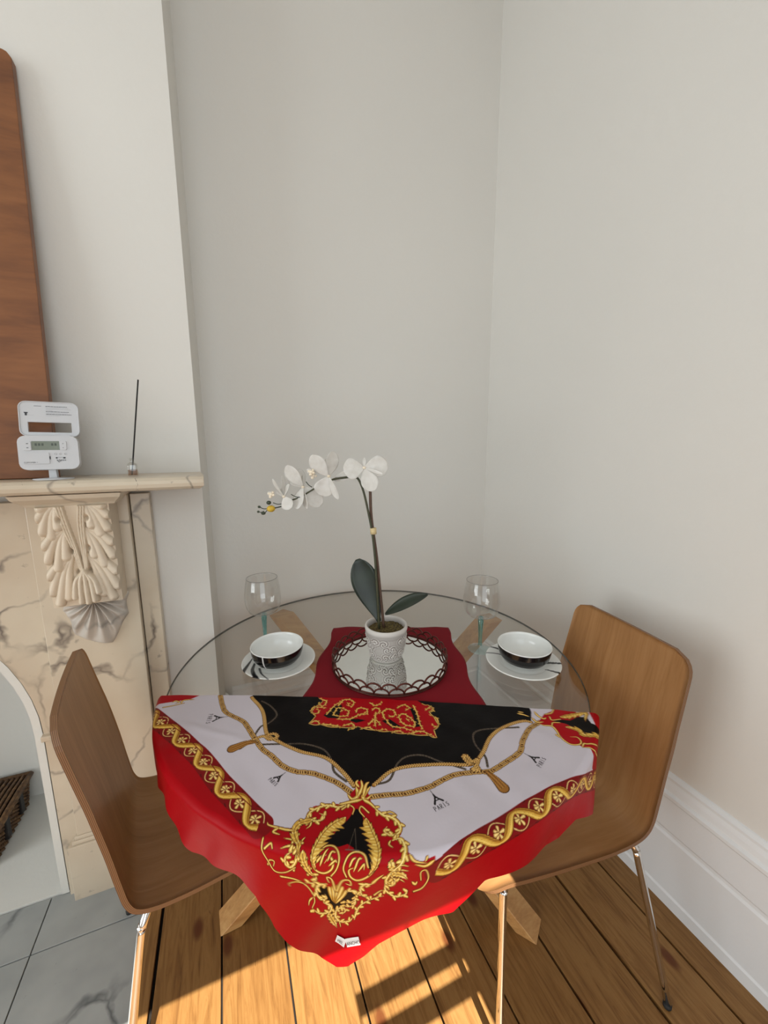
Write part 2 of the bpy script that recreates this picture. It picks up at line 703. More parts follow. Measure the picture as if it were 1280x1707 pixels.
# rear and far left walls, each with a tall window
w = WIN[0]
bm = bmesh.new()
y0, y1 = YREAR - 0.05, YREAR
add_box(bm, XL, w[0], y0, y1, 0, ZC)
add_box(bm, w[1], XR, y0, y1, 0, ZC)
add_box(bm, w[0], w[1], y0, y1, 0, w[2])
add_box(bm, w[0], w[1], y0, y1, w[3], ZC)
struct(bmobj('wall_rear', bm, M_WALL))
bm = bmesh.new()
add_box(bm, XL - 0.05, XL, YREAR - 0.05, WINL[0], 0, ZC)
add_box(bm, XL - 0.05, XL, WINL[1], YB + 0.1, 0, ZC)
add_box(bm, XL - 0.05, XL, WINL[0], WINL[1], 0, WINL[2])
add_box(bm, XL - 0.05, XL, WINL[0], WINL[1], WINL[3], ZC)
struct(bmobj('wall_far_left', bm, M_WALL))


def win_root(n):
    o = bpy.data.objects.new(n, None)
    COL.objects.link(o)
    return struct(o)


w1 = win_root('window_1')
ym, yn = -1.24, -1.21
box('glazing_bar', 0.215, 0.505, ym, yn, 2.665, 2.687, M_TRIM, w1)
box('glazing_bar', 0.215, 0.505, ym, yn, 2.569, 2.591, M_TRIM, w1)
box('glazing_bar', 0.2125, 0.2155, ym, yn, 0.35, 2.958, M_TRIM, w1)
w2 = win_root('window_2')
for z in (1.0, 1.6, 2.2):
    box('glazing_bar', XL - 0.04, XL - 0.01, WINL[0], WINL[1], z, z + 0.03, M_TRIM, w2)
for y in (-0.40, 0.17):
    box('glazing_bar', XL - 0.04, XL - 0.01, y, y + 0.03, WINL[2], WINL[3], M_TRIM, w2)

# floor: dark underlay with individual boards
floor = struct(box('floor', XL, XR, YREAR - 0.05, YB, -0.05, -0.02, M_DARKGAP))
edges = [1.152, 1.053, 0.893, 0.725, 0.56, 0.395, 0.233, 0.069, -0.095, -0.255]
while edges[-1] > XL:
    edges.append(edges[-1] - 0.163)
for i in range(len(edges) - 1):
    xa, xb = edges[i + 1], edges[i]
    gap = 0.0045 if i in (1, 2) else 0.0022
    if i == 0:
        pieces = [(YREAR, YB - 0.005)]
    else:
        c = rnd.uniform(-0.4, 0.2)
        pieces = [(YREAR, c), (c + 0.002, YB - 0.005)]
    if xb <= -0.25:
        pieces = [(YREAR, 0.66)]
    for (ya, yb) in pieces:
        dz = rnd.uniform(-0.001, 0.0)
        bm = bmesh.new()
        hx, hy = (xb - xa) / 2 - gap, (yb - ya) / 2
        add_box(bm, -hx, hx, -hy, hy, -0.02, 0.0, 0.0012)
        bmobj('floor_board', bm, M_PLANK, floor, loc=((xa + xb) / 2, (ya + yb) / 2, dz))

# hearth slabs
hearth = struct(box('floor_hearth', -1.80, -0.262, 0.665, 1.30, -0.02, -0.012, M_DARKGAP))
tx = [-0.301, -0.576, -0.90, -1.22, -1.50, -1.79]
ty = [0.67, 1.148, 1.298]
for i in range(5):
    for j in range(2):
        box('hearth_tile', tx[i + 1] + 0.0015, tx[i] - 0.0015, ty[j] + 0.0015, ty[j + 1] - 0.0015, -0.012, 0.0005, M_HEARTH, hearth, 0.001)
box('hearth_border', -0.3005, -0.2615, 0.67, 1.298, -0.012, -0.0005, M_PLANK, hearth, 0.001)

# skirting boards
SK = [(0, 0), (0.025, 0), (0.025, 0.036), (0.021, 0.042), (0.021, 0.215), (0.0165, 0.222), (0.0165, 0.232), (0.021, 0.239), (0.021, 0.335), (0.027, 0.342), (0.027, 0.352), (0.019, 0.358), (0.017, 0.375), (0.012, 0.388), (0.012, 0.396), (0.004, 0.404), (0, 0.406)]


def skirting(name, a, b, inward):
    a, b, w = Vector(a), Vector(b), Vector(inward)
    n = len(SK)
    v = [a + w * d + Vector((0, 0, z)) for d, z in SK] + [b + w * d + Vector((0, 0, z)) for d, z in SK]
    f = [tuple(range(n)), tuple(range(2 * n - 1, n - 1, -1))] + [(i, i + n, (i + 1) % n + n, (i + 1) % n) for i in range(n)]
    bm = bmesh.new()
    bv = [bm.verts.new(p) for p in v]
    for q in f:
        bm.faces.new([bv[i] for i in q])
    struct(bmobj(name, bm, M_TRIM))


skirting('baseboard_right', (XR, YREAR, 0), (XR, YB - 0.028, 0), (-1, 0, 0))
skirting('baseboard_back', (XR, YB, 0), (-0.03, YB, 0), (0, -1, 0))
skirting('baseboard_left', (-0.0595, YBR, 0), (-0.056, YB - 0.028, 0), (1, 0, 0))

# ------------------------------------------------------------------ fireplace
fp = root('fireplace', 'cream veined marble fireplace with carved acanthus corbels and arched opening', 'fireplace', (AX, YBR, 0))
FX, FY = -AX, -YBR


def fpo(o):
    o.location = (FX, FY, 0)
    return o


fpo(arch_panel(-1.59, -0.47, 1.215, 0.505, 1.285, 1.327, M_MARBLE, 'arch_panel', fp))
trim = []
for i, (x, z) in enumerate([(AX + 0.5, 0.004)] + arch_pts(0.5) + [(AX - 0.5, 0.004)]):
    trim.append((x, z))
v, f = [], []
inner = [(AX + (x - AX) * 0.962, z if z < AZ else AZ + (z - AZ) * 0.962) for x, z in trim]
n = len(trim)
for y in (1.292, 1.325):
    v += [(x, y, z) for x, z in trim] + [(x, y, z) for x, z in inner]
for i in range(n - 1):
    f += [(i, i + 1, n + i + 1, n + i), (2 * n + i, 3 * n + i, 3 * n + i + 1, 2 * n + i + 1), (n + i, n + i + 1, 3 * n + i + 1, 3 * n + i)]
o = fpo(mesh('opening_edge', v, f, M_PLASTER, fp))


def side(s):
    """right side geometry mirrored for s=-1 about the arch centre"""
    def X(x):
        return x if s > 0 else 2 * AX - x

    def bx(name, xa, xb, ya, yb, za, zb, mat, bevel=0.0):
        a, b = sorted((X(xa), X(xb)))
        return fpo(box(name, a, b, ya, yb, za, zb, mat, fp, bevel))
    bx('pilaster', -0.482, -0.255, 1.27, 1.328, 0.21, 1.225, M_MARBLE, 0.002)
    bx('outer_slab', -0.253, -0.205, 1.292, 1.329, 0.0, 1.225, M_MARBLE, 0.002)
    bx('plinth', -0.507, -0.247, 1.258, 1.329, 0.0, 0.185, M_MARBLE, 0.002)
    bx('plinth_moulding', -0.495, -0.249, 1.2635, 1.329, 0.185, 0.198, M_MARBLE, 0.003)
    bx('plinth_moulding', -0.488, -0.251, 1.2665, 1.329, 0.198, 0.21, M_MARBLE, 0.003)
    bx('impost', -0.53, -0.483, 1.272, 1.3265, 0.535, 0.552, M_MARBLE, 0.003)
    # block under the shelf
    xs_ = (-0.47, -0.245)
    v, f = [], []
    for (z, g, yf) in ((1.213, 0.0, 1.185), (1.219, 0.004, 1.18), (1.232, 0.018, 1.162), (1.243, 0.022, 1.155)):
        for x, y in ((xs_[0] + 0.022 - g, yf), (xs_[1] - 0.022 + g, yf), (xs_[1] - 0.022 + g, 1.326), (xs_[0] + 0.022 - g, 1.326)):
            v.append((X(x), y, z))
    for k in range(3):
        for j in range(4):
            f.append((k * 4 + j, k * 4 + (j + 1) % 4, k * 4 + 4 + (j + 1) % 4, k * 4 + 4 + j))
    f += [(3, 2, 1, 0), (12, 13, 14, 15)]
    bm = bmesh.new()
    bv = [bm.verts.new(p) for p in v]
    for q in f:
        bm.faces.new([bv[i] for i in q])
    fpo(bmobj('capital', bm, M_MARBLE, fp))
    # carved corbel
    nx, ny = 110, 170
    gx = np.linspace(-1, 1, nx)
    gy = np.linspace(0, 1, ny)
    GX, GY = np.meshgrid(gx, gy)
    Hh = np.zeros_like(GX)

    def leaf(cx, cy, rx, ry, ang, amp, lobes=5, rib=1.2):
        nonlocal Hh
        ca, sa = math.cos(ang), math.sin(ang)
        asp = 1.9
        dx, dy = (GX - cx), (GY - cy) * asp * 2
        a = (dx * ca + dy * sa) / rx
        b = (-dx * sa + dy * ca) / ry
        r = np.hypot(a, b)
        ph = np.arctan2(a, b)
        edge = 1.0 - 0.20 * np.abs(np.sin(lobes * ph * 0.5 + 0.4)) ** 1.5
        q = np.clip(1 - (r / edge) ** 2, 0, 1)
        h = amp * q ** 0.34 * (0.72 + 0.20 * np.cos(rib * 4.2 * a * (1.0 + 0.3 * b)) + 0.22 * b)
        Hh = np.maximum(Hh, h)

    def stem(pts, w, amp, w1=None, amp1=None):
        nonlocal Hh
        pts = [tuple(q)[:2] for q in smooth_path([(a, b, 0) for a, b in pts], 6)]
        w1 = w if w1 is None else w1
        amp1 = amp if amp1 is None else amp1
        n_ = len(pts) - 1
        for k_, ((xa, ya), (xb, yb)) in enumerate(zip(pts[:-1], pts[1:])):
            dx, dy = xb - xa, (yb - ya) * 3.6
            t = np.clip(((GX - xa) * dx + (GY - ya) * 3.6 * dy) / (dx * dx + dy * dy + 1e-9), 0, 1)
            di = np.hypot(GX - xa - t * dx, (GY - ya) * 3.6 - t * dy)
            q = (k_ + t) / n_
            Hh = np.maximum(Hh, (amp + (amp1 - amp) * q) * np.clip(1 - (di / (w + (w1 - w) * q)) ** 2, 0, 1) ** 0.5)
    m = 1 if s > 0 else -1
    for sx_, ofs in ((1, 0.0), (-1, -0.06)):
        for (ox, oy), ends in (((0.34, -0.03), ((0.80, 0.02), (0.92, 0.11), (0.88, 0.24), (0.66, 0.29), (0.44, 0.20))),
                               ((0.22, 0.22), ((0.92, 0.38), (0.90, 0.52), (0.64, 0.60), (0.38, 0.50))),
                               ((0.16, 0.48), ((0.93, 0.68), (0.92, 0.84), (0.74, 0.95), (0.48, 0.90)))):
            for k_, (ex, ey) in enumerate(ends):
                mx_, my_ = ox + (ex - ox) * 0.55, oy + (ey - oy) * 0.38
                stem([((sx_ * ox + ofs) * m, oy), ((sx_ * mx_ + ofs) * m, my_), ((sx_ * ex + ofs * 0.5) * m, ey)], 0.05, 0.004, 0.155, 0.0135 - 0.0012 * (k_ % 2))
    for dx in (-0.07, 0.0, 0.07):
        stem([((-0.34 + dx) * m, 0.0), ((-0.26 + dx) * m, 0.2), ((-0.12 + dx * 0.7) * m, 0.45), ((-0.02 + dx * 0.4) * m, 0.66)], 0.045, 0.010)
        stem([((0.26 + dx) * m, 0.0), ((0.16 + dx) * m, 0.2), ((0.12 + dx * 0.7) * m, 0.45), ((0.10 + dx * 0.4) * m, 0.66)], 0.045, 0.010)
    for ex, ey in ((-0.30, 0.90), (-0.14, 0.955), (0.05, 0.965), (0.24, 0.95), (0.38, 0.87)):
        stem([(0.03 * m, 0.64), ((0.03 + (ex - 0.03) * 0.75) * m, 0.74), (ex * m, ey)], 0.07, 0.016, 0.12, 0.022)
    # drilled eyes
    for ex, ey in ((-0.40, 0.13), (0.36, 0.12), (-0.22, 0.44), (0.26, 0.42), (-0.16, 0.66), (0.18, 0.65)):
        Hh = Hh - 0.012 * np.exp(-(((GX - ex * m) / 0.055) ** 2 + (((GY - ey) * 3.8) / 0.09) ** 2))
    z0, z1 = 1.213, 0.945
    yprof = np.interp(gy, [0, 0.12, 0.35, 0.6, 0.85, 1.0], [1.186, 1.190, 1.200, 1.206, 1.208, 1.212])
    xc, hw = X(-0.356), 0.076
    V, Fc = [], []
    for j in range(ny):
        for i in range(nx):
            e = 1.0 if 0 < i < nx - 1 and 0 < j < ny - 1 else 0.0
            V.append((xc + hw * gx[i], yprof[j] - 1.1 * Hh[j, i] * e, z0 + (z1 - z0) * gy[j]))
    for j in range(ny - 1):
        for i in range(nx - 1):
            a = j * nx + i
            Fc.append((a, a + 1, a + nx + 1, a + nx))
    k = len(V)
    for j in range(ny):
        for i in (0, nx - 1):
            V.append((xc + hw * gx[i], 1.269, z0 + (z1 - z0) * gy[j]))
    for j in range(ny - 1):
        Fc.append((j * nx, j * nx + nx, k + 2 * j + 2, k + 2 * j))
        Fc.append((j * nx + nx - 1, k + 2 * j + 1, k + 2 * j + 3, j * nx + 2 * nx - 1))
    Fc.append(tuple([(ny - 1) * nx + i for i in range(nx)] + [k + 2 * ny - 1, k + 2 * ny - 2]))
    bm = bmesh.new()
    bv = [bm.verts.new(p) for p in V]
    for q in Fc:
        bm.faces.new([bv[i] for i in q])
    c = fpo(bmobj('corbel', bm, M_CARVED, fp))
    # pendant leaf below the corbel
    nr, na = 34, 120
    V, Fc = [], []
    for i in range(nr + 1):
        r = i / nr
        for a in range(na):
            w = -PI * 1.02 + PI * 1.04 * a / (na - 1)
            lob = 1 - 0.10 * abs(math.sin(w * 4.5))
            ell = 1.0 / math.sqrt((math.cos(w) / 0.080) ** 2 + (math.sin(w) / 0.150) ** 2)
            rr = r * ell * lob
            bul = math.sqrt(max(0, 1 - r ** 3))
            h = 0.030 * bul * (0.72 + 0.28 * math.cos(w * 18 + 2.0 * r))
            V.append((xc + rr * math.cos(w) * m, 1.2695 - h - 0.0005, 0.944 + rr * math.sin(w)))
    for i in range(nr):
        for a in range(na - 1):
            q = i * na + a
            Fc.append((q, q + 1, q + na + 1, q + na))
    fpo(mesh('pendant_leaf', V, Fc, M_CARVEDGREY, fp, True))


side(1)
side(-1)
# shelf: rounded front edge and canted end
prof = [(1.33, 1.244), (1.16, 1.244), (1.148, 1.247), (1.141, 1.253), (1.139, 1.262), (1.142, 1.270), (1.150, 1.2765), (1.162, 1.279), (1.33, 1.279)]
xe = -0.052
V, Fc = [], []
for X in (2 * AX - xe, xe):
    sg = 1 if X == xe else -1
    for (y, z) in prof:
        t = (1.33 - y) / 0.19
        dx = sg * (-0.016 + 0.016 * min(1, t * 1.2)) - sg * 0.012 * (1 if z < 1.25 else 0)
        V.append((X + dx, y - 0.001, z))
n = len(prof)
Fc = [tuple(range(n)), tuple(range(2 * n - 1, n - 1, -1))] + [(i, i + n, (i + 1) % n + n, (i + 1) % n) for i in range(n)]
bm = bmesh.new()
bv = [bm.verts.new(p) for p in V]
for q in Fc:
    bm.faces.new([bv[i] for i in q])
fpo(bmobj('mantel_shelf', bm, M_MARBLE, fp))
# crack lines in the shelf front
for cx in (-0.205, -0.43):
    cr = [(cx - 0.004, 1.1505, 1.277), (cx, 1.142, 1.2705), (cx + 0.003, 1.1385, 1.262), (cx - 0.002, 1.1405, 1.2535), (cx + 0.002, 1.1475, 1.2472)]
    fpo(tube('crack', cr, 0.0007 if cx > -0.3 else 0.0004, M_DARKGAP, fp, 5))

# ------------------------------------------------------------------ chairs
PROF = [(-0.098, 0.885), (-0.092, 0.84), (-0.082, 0.78), (-0.068, 0.70), (-0.052, 0.61), (-0.040, 0.53), (-0.030, 0.478), (-0.012, 0.450), (0.025, 0.437), (0.08, 0.434), (0.16, 0.435), (0.24, 0.438), (0.31, 0.443), (0.355, 0.447), (0.385, 0.443), (0.405, 0.432), (0.414, 0.420)]


def make_chair(label, loc, ang, ff=(0.362, 0.190), far=(0.396, 0.121, -1)):
    t = root('plywood_chair', label, 'chair', loc, ang)
    pp = smooth_path([(s, 0, z) for s, z in PROF], 4)
    L = [0.0]
    for a, b in zip(pp[:-1], pp[1:]):
        L.append(L[-1] + (b - a).length)
    tot = L[-1]
    nw = 28
    th = 0.010
    top, bot = [], []
    for i, p in enumerate(pp):
        a = pp[max(0, i - 1)]
        b = pp[min(len(pp) - 1, i + 1)]
        tg = (b - a).normalized()
        nrm = Vector((-tg.z, 0, tg.x))
        if nrm.x < 0 and nrm.z < 0:
            nrm = -nrm
        q = L[i] / tot
        hw = float(np.interp(q, [0, 0.25, 0.5, 0.62, 1.0], [0.176, 0.184, 0.182, 0.186, 0.186]))
        for dist, R_ in ((L[i], 0.045), (tot - L[i], 0.05)):
            if dist < R_:
                hw -= R_ - math.sqrt(max(0, R_ * R_ - (R_ - dist) ** 2))
        row_t, row_b = [], []
        for k in range(nw + 1):
            y = -hw + 2 * hw * k / nw
            f = y / 0.19
            dish = 0.010 * f * f * float(np.interp(q, [0, 0.2, 0.5, 0.65, 1], [0.9, 1.4, 1.0, 0.5, -0.2]))
            c = p + nrm * dish
            row_t.append(Vector((c.x + nrm.x * th / 2, y, c.z + nrm.z * th / 2)))
            row_b.append(Vector((c.x - nrm.x * th / 2, y, c.z - nrm.z * th / 2)))
        top.append(row_t)
        bot.append(row_b)
    n = len(pp)
    V = [v for r in top for v in r] + [v for r in bot for v in r]
    W1 = nw + 1
    o = n * W1
    F1, F2 = [], []
    for i in range(n - 1):
        for k in range(nw):
            a = i * W1 + k
            F1.append((a, a + 1, a + W1 + 1, a + W1))
            F1.append((o + a, o + a + W1, o + a + W1 + 1, o + a + 1))
    ring = [k for k in range(W1)] + [i * W1 + nw for i in range(1, n)] + [(n - 1) * W1 + k for k in range(nw - 1, -1, -1)] + [i * W1 for i in range(n - 2, 0, -1)]
    for j in range(len(ring)):
        a, b = ring[j], ring[(j + 1) % len(ring)]
        F2.append((a, b, o + b, o + a))
    me = bpy.data.meshes.new('shell')
    me.from_pydata([tuple(v) for v in V], [], F1 + F2)
    me.materials.append(M_PLY)
    me.materials.append(M_PLYEDGE)
    me.polygons.foreach_set('material_index', [0] * len(F1) + [1] * len(F2))
    me.polygons.foreach_set('use_smooth', [True] * len(F1) + [False] * len(F2))
    uvl = me.uv_layers.new(name='UVMap')
    for pol in me.polygons:
        for li in pol.loop_indices:
            vi = me.loops[li].vertex_index
            uvl.data[li].uv = (0.0 if vi < o else 1.0, 0.0)
    sh = bpy.data.objects.new('shell', me)
    COL.objects.link(sh)
    sh.parent = t
    # tube legs with a bend under the seat
    ff0 = ff
    for sy in (-1, 1):
        ff = far[:2] if sy == far[2] else ff0
        tube('leg', smooth_path([(0.13, sy * 0.06, 0.418), (0.03, sy * 0.125, 0.418), (0.008, sy * 0.150, 0.414), (-0.004, sy * 0.163, 0.395), (-0.012, sy * 0.168, 0.36), (-0.074, sy * 0.232, 0.012)], 6), 0.0085, M_CHROME, t, 12)
        tube('leg', smooth_path([(0.20, sy * 0.06, 0.420), (0.315, sy * 0.125, 0.424), (0.338, sy * 0.146, 0.418), (0.350, sy * 0.158, 0.398), (0.354, sy * 0.164, 0.36), (ff[0], sy * ff[1], 0.010)], 6), 0.0085, M_CHROME, t, 12)
        for fx, fy in ((-0.074, 0.232), ff):
            lathe('foot_cap', [(0.0, 0.0), (0.0090, 0.0), (0.0094, 0.002), (0.0094, 0.010), (0.0, 0.011)], M_RUBBER, t, 14, loc=(fx, sy * fy, 0.0))
    box('seat_plate', 0.11, 0.22, -0.08, 0.08, 0.4095, 0.4285, M_RUBBER, t, 0.002)
    return t


make_chair('bent plywood chair with chrome legs standing beside the marble fireplace', (-0.238, 0.945, 0.001), math.radians(9.0), (0.415, 0.150), (0.415, 0.150, 1))
make_chair('bent plywood chair with chrome legs standing against the plain wall with skirting', (0.868, 0.672, 0.001), math.radians(173.0))

# ------------------------------------------------------------------ table
CX, CY, TR, TZ = 0.3762, 0.9859, 0.55, 0.745
k = N('glass_edge')
k.col(rgb(50, 50, 42))
k.set(0.15)
M_GEDGE = k.m
M_GLASS = thin_glass('table_glass', (0.925, 0.93, 0.915, 1), 1.5)
table = root('round_glass_table', 'round clear glass table on crossed oak beams', 'table', (CX, CY, 0))
v, f = lathe_data([(0.0, TZ - 0.007), (TR - 0.0015, TZ - 0.007), (TR, TZ - 0.0055), (TR, TZ - 0.0015), (TR - 0.0015, TZ), (0.0, TZ)], 160)
o = mesh('glass_top', v, f, [M_GLASS, M_GEDGE], table)
o.data.polygons.foreach_set('material_index', [1 if 160 <= i < 640 else 0 for i in range(len(o.data.polygons))])


def beam(p, q, w=0.072, th=0.036):
    """oak beam from a foot point to a top point, both ends cut level"""
    p, q = Vector(p), Vector(q)
    ax = (q - p).normalized()
    side_ = ax.cross(Vector((0, 0, 1))).normalized()
    upv = side_.cross(ax).normalized()
    V = []
    for end, zc in ((p, 0.0), (q, TZ - 0.0072)):
        for a, b in ((-1, -1), (1, -1), (1, 1), (-1, 1)):
            c = end + side_ * (w / 2 * a) + upv * (th / 2 * b)
            c = c + ax * ((zc - c.z) / ax.z)
            V.append(c)
    bm = bmesh.new()
    bv = [bm.verts.new(x) for x in V]
    for fq in ((3, 2, 1, 0), (4, 5, 6, 7), (0, 1, 5, 4), (1, 2, 6, 5), (2, 3, 7, 6), (3, 0, 4, 7)):
        bm.faces.new([bv[i] for i in fq])
    bmesh.ops.bevel(bm, geom=bm.edges[:], offset=0.002, segments=1, affect='EDGES')
    return bmobj('leg', bm, M_TABLEWOOD, table)


def pol(a, r):
    return (r * math.cos(math.radians(a)), r * math.sin(math.radians(a)))


for fa, ta in ((174, 13), (319, 116), (12, 200), (125, 303)):
    beam(pol(fa, 0.452) + (0,), pol(ta, 0.50) + (TZ,))

# ------------------------------------------------------------------ cloths on the table
def fabric(name, c, rough=0.6, sheen=0.3):
    k = N(name)
    co = k.coords('Object')
    wv = k.noise(co, 420, 2)
    big = k.noise(co, 6, 2)
    k.col(k.ramp(big, [(0.3, tuple(x * 0.9 for x in c[:3]) + (1,)), (0.7, c)]))
    k.bump(wv, 0.15, 0.001)
    k.set(rough, spec=0.12, **{'Sheen Weight': sheen})
    return k.m


M_NAPKIN = fabric('burgundy_cotton', rgb(122, 6, 22), 0.8, 0.05)
NC = Vector((0.402, 0.945, TZ))
na = math.radians(-22.8)
nn = 60
V, Fc = [], []
for j in range(nn + 1):
    for i in range(nn + 1):
        a, b = i / nn * 2 - 1, j / nn * 2 - 1
        ex = 0.205 * a * (1 + 0.03 * math.sin(b * 7 + 1.0) * abs(a) ** 6 - 0.07 * (b - 0.1))
        ey = 0.225 * b * (1 + 0.012 * math.sin(a * 8 + 0.7) * abs(b) ** 6)
        if abs(a) > 0.8 and abs(b) > 0.8:
            ex *= 1 - 0.02 * (abs(b) - 0.8) / 0.2
            ey *= 1 - 0.02 * (abs(a) - 0.8) / 0.2
        z = 0.0006 + 0.0003 * math.sin(13 * a + 5 * b)
        V.append((NC.x + ex * math.cos(na) - ey * math.sin(na), NC.y + ex * math.sin(na) + ey * math.cos(na), TZ + z))
for j in range(nn):
    for i in range(nn):
        q = j * (nn + 1) + i
        Fc.append((q, q + 1, q + nn + 2, q + nn + 1))
o = mesh('napkin_cloth', [(x - NC.x, y - NC.y, z - TZ) for x, y, z in V], Fc, M_NAPKIN, None, True, loc=NC)
o.modifiers.new('thickness', 'SOLIDIFY').thickness = 0.0008
o.modifiers['thickness'].offset = 1
tag(o, 'burgundy square cloth under the mirrored tray', 'table cloth')

